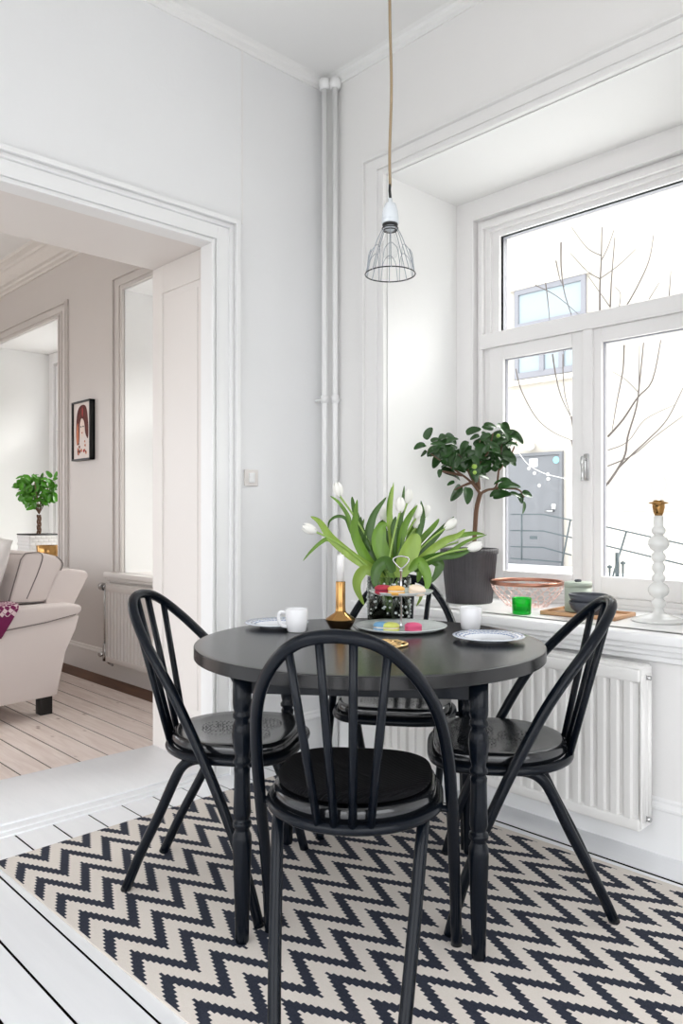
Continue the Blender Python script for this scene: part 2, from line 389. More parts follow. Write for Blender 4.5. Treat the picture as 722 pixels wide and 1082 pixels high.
# unseen sides of the rooms, with openings that let daylight in
b = MB(); b.box(XMIN, WX + .7, YMIN - .1, YMIN, 0, .25); b.box(XMIN, WX + .7, YMIN - .1, YMIN, 2.8, CZ); b.box(XMIN, -1.8, YMIN - .1, YMIN, .25, 2.8); b.box(1.6, WX + .7, YMIN - .1, YMIN, .25, 2.8)
structure('wall_front', 'white wall behind the camera with a wide opening', b.build('wall_front', M['wall']))
b = MB()
for ya, yb in ((YMIN, YA), (YB, YMAX)):
    b.box(XMIN - .1, XMIN, ya, yb, 0, .25); b.box(XMIN - .1, XMIN, ya, yb, 2.8, CZ); b.box(XMIN - .1, XMIN, ya, ya + .4, .25, 2.8); b.box(XMIN - .1, XMIN, yb - .4, yb, .25, 2.8)
structure('wall_far_left', 'white wall on the unseen left side with wide openings', b.build('wall_far_left', M['wall']))
# niche linings: window light on the reveals, put in as a lighter colour
def lining(y0, y1, n):
    b = MB(); t = .004
    b.box(WX + .002, NXB + .03, y1 - t, y1, NZ0, NZ1); b.box(WX + .002, NXB + .03, y0, y0 + t, NZ0, NZ1); b.box(WX + .002, NXB + .03, y0, y1, NZ1 - t, NZ1)
    structure(n, 'smooth white plaster lining of a window niche', b.build(n, M['ceil']))
for i, (a, c) in enumerate(NICHES): lining(a, c, 'trim_%d' % (2 + i))

# casing mouldings round niche openings
def niche_casing(y0, y1, mat, n, zb, lab):
    b = MB(); W = .155; x = WX
    def frame(o0, o1, d):          # ring between offsets o0..o1 outside the opening, projecting d
        b.box(x - d, x + .01, y1 + o0, y1 + o1, zb, NZ1 + o1 * .7); b.box(x - d, x + .01, y0 - o1, y0 - o0, zb, NZ1 + o1 * .7)
        b.box(x - d, x + .01, y0 - o0, y1 + o0, NZ1 + o0 * .7, NZ1 + o1 * .7)
    frame(0.0, .018, .022); frame(.018, .045, .012); frame(.045, .055, .018); frame(.055, .125, .010); frame(.125, .138, .026); frame(.138, .155, .018)
    structure(n, lab, b.build(n, mat, bevel=.002))
niche_casing(*NICHES[0], M['wall'], 'trim_5', .17, 'stepped white moulding round the dining room window niche')
niche_casing(*NICHES[1], M['wall2'], 'trim_6', .17, 'stepped moulding round the near living room window niche')
niche_casing(*NICHES[2], M['wall2'], 'trim_7', .17, 'stepped moulding round the far living room window niche')

# doorway casing on wall A
b = MB()
def dcase(o0, o1, y):
    zi = 2.28; xi = 1.857; xl = OPX0 + .06
    b.box(xi + o0, xi + o1, y, YA + .005, 0, zi + o1 * .9); b.box(xl - o1, xl - o0, y, YA + .005, 0, zi + o1 * .9)
    b.box(xl - o0, xi + o0, y, YA + .005, zi + o0 * .9, zi + o1 * .9)
dcase(0, .012, 2.742); dcase(.012, .026, 2.756); dcase(.026, .034, 2.748); dcase(.034, .092, 2.752); dcase(.092, .104, 2.738); dcase(.104, .116, 2.746); dcase(.116, .138, 2.728)
b.box(1.857, 1.93, YA, 2.83, 0, 2.30); b.box(OPX0 - .01, OPX0 + .06, YA, 2.83, 0, 2.30); b.box(OPX0, 1.93, YA, 2.83, 2.28, 2.325)
structure('trim_8', 'stepped white door casing round the wide doorway', b.build('trim_8', M['trim'], bevel=.002))
# panelled jamb lining
b = MB()
b.box(1.905, 1.925, 2.83, YB, 0, OPZ); b.box(1.897, 1.91, 2.83, 2.90, 0, 2.30); b.box(1.897, 1.91, 3.22, YB, 0, 2.30); b.box(1.897, 1.91, 2.90, 3.22, 2.17, 2.30); b.box(1.897, 1.91, 2.90, 3.22, 0, .22)
b.box(1.901, 1.91, 2.925, 3.195, .25, 2.14)
b.box(OPX0, 1.91, 2.83, YB, 2.300, 2.312)
structure('trim_9', 'panelled white jamb lining inside the doorway', b.build('trim_9', M['cream'], bevel=.002))
# wall seam strip above casing
b = MB(); b.box(2.028, 2.037, 2.767, 2.771, 2.41, CZ - .04, 0)
structure('trim_10', 'thin vertical wallpaper seam above the door casing', b.build('trim_10', M['wall']))
# cornices
b = MB()
pr = [(0, 0), (0, -.045), (-.008, -.045), (-.012, -.03), (-.025, -.022), (-.03, -.008), (-.045, 0)]
b.prism([(WX + .001 + a, CZ + c) for a, c in pr], YMIN, YA, 'y')
b.prism([(YA + .001 + a, CZ + c) for a, c in pr], XMIN, WX, 'x')
structure('trim_11', 'narrow white ceiling moulding of the dining room', b.build('trim_11', M['ceil'], bevel=.001))
b = MB()
pr = [(2.54, 3.22), (2.54, 3.055), (2.518, 3.055), (2.515, 3.072), (2.49, 3.078), (2.485, 3.095), (2.46, 3.10), (2.40, 3.155), (2.385, 3.16), (2.38, 3.18), (2.34, 3.195), (2.335, 3.22)]
b.prism(pr, YB, YMAX, 'y')
structure('trim_12', 'broad plaster cornice of the living room', b.build('trim_12', P('stucco', (0.80, 0.76, 0.72), .7, bump=.6, bscale=45, bdist=.01)))

# baseboards
def bbprof(x): return [(x + .03, 0), (x - .012, 0), (x - .012, .145), (x - .018, .15), (x - .018, .158), (x - .006, .17), (x - .006, .178), (x + .0, .186), (x + .03, .186)]
b = MB(); b.prism(bbprof(WX), YMIN, 2.70, 'y')
structure('baseboard_right', 'tall white skirting board under the dining room window', b.build('baseboard_right', M['trim']))
b = MB(); b.prism(bbprof(WX), YB, YMAX, 'y')
structure('baseboard_back', 'tall white skirting board of the living room', b.build('baseboard_back', M['cream']))
b = MB(); b.prism([(y, z) for y, z in bbprof(YA)], 1.995, WX, 'x'); b.prism(bbprof(YA), XMIN, .17, 'x')
structure('baseboard_left', 'white skirting board beside the door casing', b.build('baseboard_left', M['trim']))

# window sills
def sill(y0, y1, n, mat, lab):
    b = MB()
    b.box(WX - .01, NXB + .03, y0 + .003, y1 - .003, NZ0 - .035, NZ0, 0)
    a, c = y0 - .16, y1 + .16
    b.box(2.455, WX + .02, a, c, NZ0 - .035, NZ0, 0, .006)
    b.box(2.472, WX + .01, a + .01, c - .01, NZ0 - .055, NZ0 - .03, 0, .004)
    b.box(2.492, WX + .01, a + .02, c - .02, NZ0 - .078, NZ0 - .05, 0, .008)
    b.box(2.508, WX + .01, a + .03, c - .03, NZ0 - .098, NZ0 - .074, 0, .004)
    structure(n, lab, b.build(n, mat))
sill(*NICHES[0], 'trim_13', M['trim'], 'deep white window sill with stepped moulding, dining room')
sill(*NICHES[1], 'trim_14', M['cream'], 'white sill of the near living room window')
sill(*NICHES[2], 'trim_15', M['cream'], 'white sill of the far living room window')

# windows
def window(y0, y1, n, label):
    root = bpy.data.objects.new('window_%d' % n, None); COL.objects.link(root); tag(root, label, None, None, 'structure')
    yc = (y0 + y1) / 2
    b = MB()
    def ring(o0, o1, x0, x1, zb0, zt0):
        """rectangular ring: offsets inward from niche sides; top offsets zt"""
        b.box(x0, x1, y1 - o1, y1 - o0, zb0, zt0[1]); b.box(x0, x1, y0 + o0, y0 + o1, zb0, zt0[1]); b.box(x0, x1, y0 + o1, y1 - o1, zt0[0], zt0[1])
    ring(0, .098, NXB, 3.2, NZ0 + .0, (2.552, NZ1))             # casing
    ring(.098, .106, NXB - .006, 3.2, NZ0, (2.543, 2.552))
    ring(.106, .125, NXB + .03, 3.2, NZ0, (2.525, 2.543))
    ring(.125, .147, NXB + .015, 3.2, NZ0, (2.500, 2.525))       # frame
    ring(.147, .180, NXB + .035, 3.2, NZ0, (2.48, 2.500))
    b.box(NXB + .01, 3.2, y0 + .14, y1 - .14, 1.922, 1.990)      # transom
    b.box(NXB + .002, NXB + .02, y0 + .14, y1 - .14, 1.918, 1.928)
    b.box(NXB + .01, 3.2, y0 + .14, y1 - .14, NZ0, .775); b.box(NXB - .005, 3.1, y0 + .1, y1 - .1, NZ0, .752)
    b.build('window_frame', M['winframe'], root, bevel=.002)
    # upper light
    b = MB(); xo, xi = NXB + .05, NXB + .085
    def sash(ya, yb, za, zb, ws, wt, wb, x0=xo, x1=xi):
        b.box(x0, x1, ya, ya + ws, za, zb); b.box(x0, x1, yb - ws, yb, za, zb); b.box(x0, x1, ya + ws, yb - ws, zb - wt, zb); b.box(x0, x1, ya + ws, yb - ws, za, za + wb)
    sash(y0 + .175, y1 - .175, 1.985, 2.485, .045, .03, .012)
    up = b.build('top_light', M['winframe'], root, bevel=.002)
    MB().box(xi - .012, xi - .008, y0 + .21, y1 - .21, 1.99, 2.46).build('pane', M['pane'], up)
    b = MB(); g0 = .004
    for (ya, yb, za, zb) in ((y0 + .22, y1 - .22, 1.997, 2.455),):
        b.box(xi - .02, xi + .03, ya - g0, ya, za, zb); b.box(xi - .02, xi + .03, yb, yb + g0, za, zb); b.box(xi - .02, xi + .03, ya, yb, zb, zb + g0)
    b.build('seal', M['greyframe'], up)
    # casements
    for side in (1, -1):
        b = MB()
        ya, yb = (yc + .002, y1 - .185) if side > 0 else (y0 + .185, yc - .002)
        x0 = NXB + .02
        ws_ = .078 if side > 0 else .055; sash(ya, yb, .778, 1.918, ws_, .06, .085, x0, x0 + .034)
        s_ = b.build('casement', M['winframe'], root, bevel=.003)
        MB().box(x0 + .020, x0 + .024, ya + ws_ - .01, yb - ws_ + .01, .85, 1.87).build('pane', M['pane'], s_)
        b = MB(); ya2, yb2, za2, zb2 = ya + ws_, yb - ws_, .863, 1.858
        for q in ((ya2 - .001, ya2 + .003, za2, zb2), (yb2 - .003, yb2 + .001, za2, zb2), (ya2, yb2, zb2 - .004, zb2 + .001)): b.box(x0 + .018, x0 + .038, *q)
        b.build('seal', M['greyframe'], s_)
    b = MB(); b.box(NXB + .005, NXB + .03, yc - .022, yc + .022, .79, 1.918, 0, .003)
    b.build('astragal', M['winframe'], root)
    h = MB(); h.box(NXB - .006, NXB + .004, yc - .011, yc + .011, 1.27, 1.385, 0, .003)
    h.tube([(NXB - .006, yc, 1.36), (NXB - .035, yc, 1.36)], .006); h.tube(catmull([(NXB - .036, yc, 1.372), (NXB - .040, yc, 1.34), (NXB - .036, yc, 1.30), (NXB - .04, yc, 1.268)], 4), [.008] * 5 + [.0065] * 8, flat=.7)
    h.build('window_handle', M['chrome'], root)['label'] = 'chrome window handle'
    b = MB()
    return root
window(*NICHES[0], 1, 'white casement window over the sill, two sashes under one wide top light')
window(*NICHES[1], 2, 'near living room window, mostly hidden behind the doorway')
window(*NICHES[2], 3, 'far living room window in its niche')

# ================================================================== FIXTURES
def radiator(y0, y1, x0, z0, z1, label, group=None, mat=M['rad']):
    t = thing('radiator', label, 'radiator', (x0, y0, 0)); L = y1 - y0; D = .075
    b = MB(); n = int(round(L / .0475)); p = (L - .03) / n
    # corrugated front sheet
    prof = []
    for i in range(n):
        a = .015 + i * p
        prof += [(a, .010), (a + p * .30, .010), (a + p * .42, .0), (a + p * .88, .0), (a + p, .010)]
    prof.append((L - .015, .010))
    lo, hi = z0 + .035, z1 - .05
    prev = None
    for y, x in prof:
        cur = (b.bm.verts.new((x, y, lo)), b.bm.verts.new((x, y, hi)))
        if prev: b.face([prev[0], cur[0], cur[1], prev[1]])
        prev = cur
    b.box(.011, .02, 0.01, L - .01, lo, hi)
    b.box(.055, .07, 0.01, L - .01, lo, hi)
    b.build('panel', mat, t)
    MB().box(-.002, .03, .002, L - .002, z1 - .055, z1 - .01, 0, .008).build('top_rail', mat, t)
    MB().box(-.002, .03, .002, L - .002, z0, z0 + .04, 0, .008).build('bottom_rail', mat, t)
    b = MB(); b.box(.0, D, .0, L, z1 - .012, z1, 0, .004)
    for k in range(int(L / .012)): b.box(.02, D - .015, .01 + k * .012, .016 + k * .012, z1, z1 + .0015, 0)
    b.build('top_grille', mat, t)
    for s_, nm in ((0, 0), (L, 1)):
        b = MB(); b.box(.004, D, s_ - .004, s_ + .004, z0 + .01, z1 - .006, 0, .002)
        for xx in (.018, .058): b.tube([(xx, s_, z0 + .03), (xx, s_, z1 - .03)], .011, 10)
        b.build('side_panel', mat, t)
    for z_, q_ in ((z1 - .038, .0075), (z0 + .04, .009)): MB().tube([(.03, -.022, z_), (.03, .0, z_)], q_, 8).build('plug', M['chrome'], t)
    for y_ in (.1, L - .13): MB().box(D - .01, WX - x0, y_, y_ + .03, z0 + .05, z1 - .06).build('bracket', mat, t)
    return t
r1 = radiator(1.135, 2.28, 2.415, .095, .632, 'white panel radiator under the dining room window, behind the right chair')
b = MB(); b.tube([(.03, 1.145, .60), (.03, 1.19, .60), (.05, 1.20, .58)], .009, 8); b.tube(catmull([(.04, 1.195, .60), (.04, 1.20, .3), (.04, 1.195, .02)], 5), .006, 8)
b.tube([(.03, 1.165, .585), (.03, 1.165, .63)], .012, 10)
b.build('valve', M['chrome'], r1)
r2 = radiator(3.60, 4.86, 2.43, .135, .665, 'cream panel radiator with a valve, in the living room beside the sofa', mat=P('cream radiator enamel', (.72, .68, .65), .35))
b = MB(); b.tube([(.03, 1.262, .635), (.03, 1.33, .635)], .010, 8); b.tube([(.03, 1.375, .635), (.03, 1.335, .635)], .026, 14)
b.tube([(.03, 1.32, .63), (.03, 1.322, .24)], .009, 8); b.tube([(.03, 1.322, .25), (.03, 1.322, .13)], .016, 10)
b.tube([(.03, 1.262, .175), (.03, 1.35, .175)], .012, 10); b.tube([(.0, 1.35, .17), (.06, 1.35, .18)], .016, 10); b.tube([(.03, 1.322, .14), (.09, 1.322, .09)], .009, 8)
b.tube([(.03, 1.305, .635), (.03, 1.337, .635)], .015, 8)
b.build('valve', M['chrome'], r2)['label'] = 'chrome thermostat valve and feed pipe'

for (x, y, lb) in ((2.468, 2.705, 'left'), (2.498, 2.664, 'right')):
    t = thing('heating_pipe', 'white heating pipe running up the room corner, %s of the pair' % lb, 'pipe', (x, y, 0))
    b = MB(); b.tube([(0, 0, .0), (0, 0, CZ - .045)], .0135, 14); b.build('pipe', M['trim'], t)
    b = MB(); b.lathe([(0, 0), (.024, .0), (.028, .02), (.026, .045), (.0, .05)], (0, 0, CZ - .075), 14); b.build('collar', M['trim'], t)
    b = MB(); b.tube([(0, 0, 1.655), (0, 0, 1.69)], .0185, 12); b.tube([(0, 0, 1.672), (WX - x if lb == 'right' else 0.0, 0 if lb == 'right' else YA - y, 1.672)], .006, 8); b.build('pipe_clip', M['trim'], t)

t = thing('light_switch', 'square white double light switch on the wall beside the doorway', 'light switch', (2.078, YA, 1.289))
MB().box(-.037, .037, -.010, .0, -.037, .037, 0, .003).build('cover_plate', M['cream'], t)
b = MB(); b.box(-.015, .015, -.016, -.008, -.022, .022, 0, .002); b.build('rocker', M['trim'], t)

# pendant
PX, PY = 1.655, 1.530
t = thing('pendant_lamp', 'wire cage pendant lamp with white porcelain socket hanging over the table', 'pendant lamp', (PX, PY, 1.825))
MB().tube(catmull([(0, 0, CZ - 1.825 - .02), (.002, 0, 1.2), (-.001, .001, .8), (.003, -.002, .55), (.0, .002, .36), (0, 0, .258)], 6), .0042, 8).build('cord', M['cord'], t)
MB().lathe([(0, .02), (.045, .02), (.05, .0), (.045, -.025), (.01, -.03), (0, -.03)], (0, 0, CZ - 1.825 - .02), 20).build('ceiling_rose', M['trim'], t)
MB().tube([(-.001, 0, .262), (-.001, .001, .245), (.001, 0, .222)], .0040, 8).build('cord_sleeve', M['sleeve'], t)
MB().lathe([(0, .222), (.006, .221), (.007, .210), (.016, .205), (.022, .185), (.0245, .165), (.025, .158), (.0235, .156), (.0255, .152), (.0245, .147), (.0, .147)], (0, 0, 0), 24).build('socket', M['socket'], t)
MB().lathe([(0, .148), (.022, .148), (.023, .144), (.022, .140), (0, .140)], (0, 0, 0), 20).build('socket_ring', M['sleeve'], t)
MB().lathe([(0, .140), (.012, .140), (.013, .120), (.018, .105), (.026, .085), (.027, .070), (.020, .052), (.0, .043)], (0, 0, 0), 20).build('bulb', M['bulb'], t)
MB().lathe([(.016, .146), (.0155, .134), (.011, .128), (0, .127)], (0, 0, 0), 14).build('bulb_cap', M['socket'], t)
b = MB(); R0 = .073
for R_, z_, q_ in ((R0, 0, .0018), (.023, .134, .0016), (.019, .128, .0016)):
    MB().tube([(R_ * math.cos(2 * PI * k / 40), R_ * math.sin(2 * PI * k / 40), z_) for k in range(40)], q_, 6, closed=True).build('cage_ring', M['darkrim'], t)
b = MB()
for k in range(8):
    a = 2 * PI * k / 8
    def pp(r, z, da=0): return (r * math.cos(a + da), r * math.sin(a + da), z)
    b.tube(catmull([pp(.020, .137), pp(.034, .110), pp(.052, .062), pp(.066, .022), pp(.073, 0)], 3), .0012, 5)
    w = PI / 8
    b.tube(catmull([pp(.073, 0, -w * .9), pp(.066, .05, -w * .75), pp(.058, .068, -w * .4), pp(.056, .074, 0), pp(.058, .068, w * .4), pp(.066, .05, w * .75), pp(.073, 0, w * .9)], 3), .0010, 5)
    b.lathe([(0, -.003), (.003, 0), (0, .003)], pp(.073, 0), 6)
b.build('cage', M['steel'], t)

# picture in the living room
t = thing('framed_picture', 'black framed ink portrait of a long haired woman on the living room wall', 'picture', (WX, 5.365, 1.74))
b = MB(); w, h_, d = .150, .216, .040
b.box(-d, 0, -w, -w + .012, -h_, h_); b.box(-d, 0, w - .012, w, -h_, h_); b.box(-d, 0, -w, w, -h_, -h_ + .012); b.box(-d, 0, -w, w, h_ - .012, h_)
b.box(-.012, 0, -w, w, -h_, h_)
b.build('frame', M['ink'], t)
art = MB(); art.box(-.026, -.020, -w + .012, w - .012, -h_ + .012, h_ - .012); art = art.build('print', M['paper'], t)
def blob(pts, mat, nm, x):
    b = MB(); b.face([b.bm.verts.new((x, -a, c)) for a, c in catmull2(pts)]); return b.build(nm, mat, art, recalc=False)
def catmull2(pts): return [(v.x, v.y) for v in catmull([(a, c, 0) for a, c in pts], 4, True)]
# portrait: a = picture-right, c = up
blob([(-.095, -.07), (-.095, .08), (-.06, .165), (.01, .188), (.07, .16), (.098, .05), (.095, -.06), (.05, -.02), (.032, .06), (-.01, .09), (-.035, .05), (-.04, .0), (-.05, -.09)], M['hair'], 'ink_wash', -.0265)
blob([(-.09, .02), (-.07, .06), (-.055, -.01), (-.06, -.09), (-.085, -.10), (-.095, -.04)], M['orangeink'], 'ink_wash', -.0268)
blob([(-.032, .06), (0, .085), (.030, .065), (.036, .02), (.025, -.03), (0, -.050), (-.025, -.02), (-.036, .02)], M['skin'], 'ink_wash', -.0270)
blob([(.0, .165), (.012, .16), (.014, .12), (.006, .10), (-.002, .12)], M['redink'], 'ink_wash', -.0271)
for q in (-.018, .018): blob([(q - .012, .028), (q, .036), (q + .012, .028), (q, .024)], M['ink'], 'ink_wash', -.0272)
blob([(-.01, -.015), (0, -.010), (.012, -.015), (0, -.022)], M['redink'], 'ink_wash', -.0272)
rr = random.Random(4)
for k in range(16):
    a, c = rr.uniform(-.07, .07), rr.uniform(-.165, -.055); s_ = rr.uniform(.007, .017)
    blob([(a - s_, c), (a, c + s_), (a + s_, c + .003), (a + .004, c - s_)], rr.choice([M['redink'], M['hair'], M['orangeink'], M['skin']]), 'ink_wash', -.0268 - k * .00003)
blob([(-.075, -.17), (-.08, -.12), (-.06, -.10), (-.045, -.14), (-.05, -.175)], M['hair'], 'ink_wash', -.0266)

# ================================================================== RUG
b = MB(); b.box(0, 1.397, -2.0, 0, 0.0005, .0055, 0, .002)
o = b.build('rug', M['rug']); tag(o, 'flat woven cream rug with dark blue zigzag pattern under the table', 'rug')
o.rotation_euler = (0, 0, .022); o.location = (.900, 2.566, 0)
FZ = .0055

# ================================================================== TABLE
TC = Vector((1.633, 1.596)); TZ = .75; TR = .510
t = thing('dining_table', 'round black dining table with turned legs standing on the zigzag rug', 'table', (TC.x, TC.y, 0))
b = MB(); b.lathe([(0, .716), (TR - .02, .716), (TR - .003, .716), (TR - .001, .7165), (TR, .718), (TR, .720), (TR, .7465), (TR, .748), (TR - .001, .7495), (TR - .003, .75), (TR - .02, .75), (TR - .2, .75), (0, .75)], (0, 0, 0), 96)
top = b.build('tabletop', M['tabletop'], t)
sm = MB(); sm.box(-.0008, .0008, -TR + .01, TR - .01, .7499, .7503); sm.xf(Matrix.Rotation(-.62, 4, 'Z')); sm.build('seam', M['gapdark'], top)
legs = [(-.044, -.430), (-.430, .043), (.430, -.043), (.044, .430)]
b = MB()
for i, j in ((0, 1), (1, 3), (3, 2), (2, 0)):
    p, q = Vector((*legs[i], 0)) * .96, Vector((*legs[j], 0)) * .96; d = (q - p).normalized(); n = Vector((-d.y, d.x, 0)) * .010
    vs = []
    for z in (.655, .718):
        for v in (p - n, q - n, q + n, p + n): vs.append(b.bm.verts.new((v.x, v.y, z)))
    b.face(vs[:4]); b.face(vs[4:]); [b.face([vs[k], vs[(k + 1) % 4], vs[4 + (k + 1) % 4], vs[4 + k]]) for k in range(4)]
b.build('apron', M['blackwood'], t)
prof = [(0, FZ), (.0165, FZ), (.018, .012), (.0185, .05), (.0225, .18), (.0255, .265), (.0245, .285), (.019, .298), (.0185, .304), (.024, .308), (.025, .316), (.0235, .322), (.018, .326), (.021, .334), (.0235, .345), (.0215, .40), (.0205, .448), (.0215, .46), (.017, .468), (.0235, .474), (.024, .482), (.0185, .490), (.0235, .515), (.0265, .548), (.0245, .572), (.018, .588), (.0235, .593), (.0245, .602), (.020, .608), (.0235, .618), (.0245, .63), (.0245, .716), (0, .716)]
for lx, ly in legs: MB().lathe(prof, (lx, ly, 0), 24).build('leg', M['blackwood'], t)

# ================================================================== CHAIRS  (local: x forward, y left; origin between the front feet)
def hoop_x(z):
    ks = [(0, 0), (.12, -.032), (.26, -.085), (.36, -.128), (.45, -.172), (.52, -.208), (.60, -.252), (.68, -.308), (.78, -.392), (.88, -.475)]
    for (z0, x0), (z1, x1) in zip(ks, ks[1:]):
        if z <= z1: return x0 + (x1 - x0) * (z - z0) / (z1 - z0)
    return ks[-1][1]
def make_chair(name, label, group):
    t = thing(name, label, 'chair', group=group)
    zy = [(FZ, .248), (.14, .245), (.27, .241), (.38, .238), (.46, .234), (.54, .229), (.62, .219), (.69, .203), (.75, .178), (.80, .146), (.84, .108), (.865, .062), (.874, 0)]
    zs = zy + [(z, -y) for z, y in zy[-2::-1]]
    pts = catmull([(hoop_x(z), y, z) for z, y in zs], 5)
    MB().tube(pts, .0148, 14).build('back_hoop', M['blackwood'], t)
    # seat ring
    cxs = -.150; ring = []
    for k in range(48):
        a = 2 * PI * k / 48; c, s_ = math.cos(a), math.sin(a)
        if c < 0: ring.append((cxs + .204 * c, .204 * s_, .432))
        else:
            e = 2 / 3.6; ring.append((cxs + .195 * abs(c) ** e, .204 * math.copysign(abs(s_) ** e, s_), .432))
    MB().tube(ring, .0130, 10, closed=True).build('seat_ring', M['blackwood'], t)
    # seat
    b = MB(); N = 56
    def out(k, sc):
        a = 2 * PI * k / N; c, s_ = math.cos(a), math.sin(a)
        if c < 0: return (cxs + .196 * sc * c, .198 * sc * s_)
        e = 2 / 3.6; return (cxs + .190 * sc * abs(c) ** e, .198 * sc * math.copysign(abs(s_) ** e, s_))
    rings = []
    for sc, z in ((.90, .436), (.97, .438), (1.0, .445), (1.0, .466), (.975, .4735), (.93, .475), (.8, .4715), (.5, .468), (.2, .466)):
        rings.append([b.bm.verts.new((*out(k, sc), z)) for k in range(N)])
    for A, B in zip(rings, rings[1:]):
        for k in range(N): b.face([A[k], A[(k + 1) % N], B[(k + 1) % N], B[k]], 0, True)
    b.face(rings[0]); b.face(rings[-1])
    seat = b.build('seat', M['blackseat'], t)
    b = MB()
    for (ox, oy) in ((-.085, .062), (-.085, -.062), (-.205, 0)):
        for rad, n in ((.008, 4), (.020, 9), (.032, 14), (.044, 20), (.054, 26)):
            for k in range(n):
                a = 2 * PI * k / n + rad * 40
                if rad < .05 and rad > .015 and math.sin(3 * a) > .55: continue
                b.disc((ox + rad * math.cos(a), oy + rad * math.sin(a)), 0.0030, .4722 + max(0, (rad - .03)) * .01, 6)
    b.build('perforations', M['hole'], seat, recalc=False)
    # spindles
    for i, (yt, yb) in enumerate(((.105, .058), (.036, .020), (-.036, -.020), (-.105, -.058))):
        a = math.asin(yb / .204); p0 = Vector((cxs - .204 * math.cos(a), yb, .432))
        zt = {0.105: .842, .036: .870}[abs(yt)]; p1 = Vector((hoop_x(zt), yt, zt))
        MB().tube([p0 + (p0 - p1).normalized() * .004, p0.lerp(p1, .5), p1], .0098, 10).build('spindle', M['blackwood'], t)
    # rear legs
    for s_ in (1, -1):
        pp = catmull([(-.10, s_ * .158, .424), (-.175, s_ * .168, .424), (-.222, s_ * .170, .420), (-.256, s_ * .169, .400), (-.282, s_ * .165, .36), (-.335, s_ * .156, .25), (-.40, s_ * .144, .125), (-.455, s_ * .132, FZ)], 5)
        MB().tube(pp, .0148, 14).build('leg', M['blackwood'], t)
        b = MB(); zz = .415; b.tube([(hoop_x(zz), s_ * .238, zz), (-.165, s_ * .200, .420), (-.175, s_ * .166, .424)], .0085, 10)
        b.build('stretcher', M['blackwood'], t)
    b = MB(); b.tube([(-.10, -.158, .424), (-.10, .158, .424)], .010, 10); b.build('stretcher', M['blackwood'], t)
    return t
CG = None
c0 = make_chair('spindle_chair', 'black tubular chair in the foreground with a black ribbed cushion, back to the camera', CG)
def put(o, mx, my, fx, fy): o.location = (mx, my, 0); o.rotation_euler = (0, 0, math.atan2(fy, fx))
c1 = copy_tree(c0); c1['label'] = 'black tubular chair left of the table, nearest the doorway'
c2 = copy_tree(c0); c2['label'] = 'black tubular chair right of the table, in front of the radiator'
c3 = copy_tree(c0); c3['label'] = 'black tubular chair on the far side, mostly hidden behind tulips and table'
for c in (c0, c1, c2, c3): c['group'] = 'black tubular chairs around the round table'
put(c0, 1.445, 1.438, .783, .62); put(c1, 1.485, 1.807, .57, -.82); put(c2, 1.81, 1.445, -.64, .77); put(c3, 1.925, 1.775, -.804, -.594)

# cushion on the foreground chair
b = MB(); N = 48; cxs = -.150
def cout(k, sc):
    a = 2 * PI * k / N; c, s_ = math.cos(a), math.sin(a)
    if c < 0: return (cxs + .186 * sc * c, .188 * sc * s_)
    e = 2 / 3.2; return (cxs + .180 * sc * abs(c) ** e, .188 * sc * math.copysign(abs(s_) ** e, s_))
rings = []
for sc, z in ((.5, .472), (.9, .476), (.985, .482), (1.0, .489), (.985, .496), (.93, .501), (.8, .504), (.4, .505)):
    rings.append([b.bm.verts.new((*cout(k, sc), z)) for k in range(N)])
for A, B in zip(rings, rings[1:]):
    for k in range(N): b.face([A[k], A[(k + 1) % N], B[(k + 1) % N], B[k]], 0, True)
b.face(rings[0]); b.face(rings[-1])
o = b.build('seat_cushion', M['cushion']); put(o, 1.445, 1.438, .783, .62)
tag(o, 'flat black ribbed cushion on the seat of the foreground chair', 'cushion')
nt = M['cushion'].node_tree; w = nt.nodes.new('ShaderNodeTexWave'); w.inputs['Scale'].default_value = 55; w.bands_direction = 'DIAGONAL'
tcn = nt.nodes.new('ShaderNodeTexCoord'); nt.links.new(tcn.outputs['Object'], w.inputs['Vector'])
bp = nt.nodes.new('ShaderNodeBump'); bp.inputs['Distance'].default_value = .002; nt.links.new(w.outputs[0], bp.inputs['Height']); nt.links.new(bp.outputs[0], nt.nodes['Principled BSDF'].inputs['Normal'])

# ================================================================== ON THE TABLE
platep = [(0, .0), (.055, .0), (.060, .004), (.075, .008), (.105, .014), (.1065, .016), (.105, .0175), (.076, .0125), (.062, .0085), (.055, .0065), (0, .006)]
def plate(x, y, lab):
    o = MB().lathe(platep, (0, 0, 0), 48).build('plate', M['plate']); o.location = (x, y, TZ); tag(o, lab, 'plate', 'blue and white plates on the table'); return o
plate(1.618, 2.010, 'white plate with blue rim pattern at the left of the table, behind a cup')
plate(1.892, 1.352, 'white plate with blue rim pattern at the right edge of the table')
def cup(x, y, rz, lab):
    t = thing('cup', lab, 'cup', (x, y, TZ), rz, 'white cups on the table')
    MB().lathe([(0, .0), (.026, .0), (.030, .003), (.0345, .03), (.0365, .072), (.0350, .0735), (.0335, .071), (.031, .03), (.026, .008), (0, .007)], (0, 0, 0), 32).build('body', M['porcelain'], t)
    MB().tube(catmull([(.035, 0, .060), (.052, 0, .062), (.058, 0, .045), (.050, 0, .022), (.031, 0, .016)], 5), .0045, 8, flat=1.3).build('handle', M['porcelain'], t)
cp = at_z(313, 668.5, TZ); cup(cp.x + .015, cp.y + .015, math.atan2(-RT.y, -RT.x), 'white cup with its handle to the left, beside the left plate')
cp = at_z(498.5, 666, TZ); cup(cp.x + .015, cp.y + .015, math.atan2(FW.y, FW.x) - .2, 'white cup behind the right plate, handle turned away')

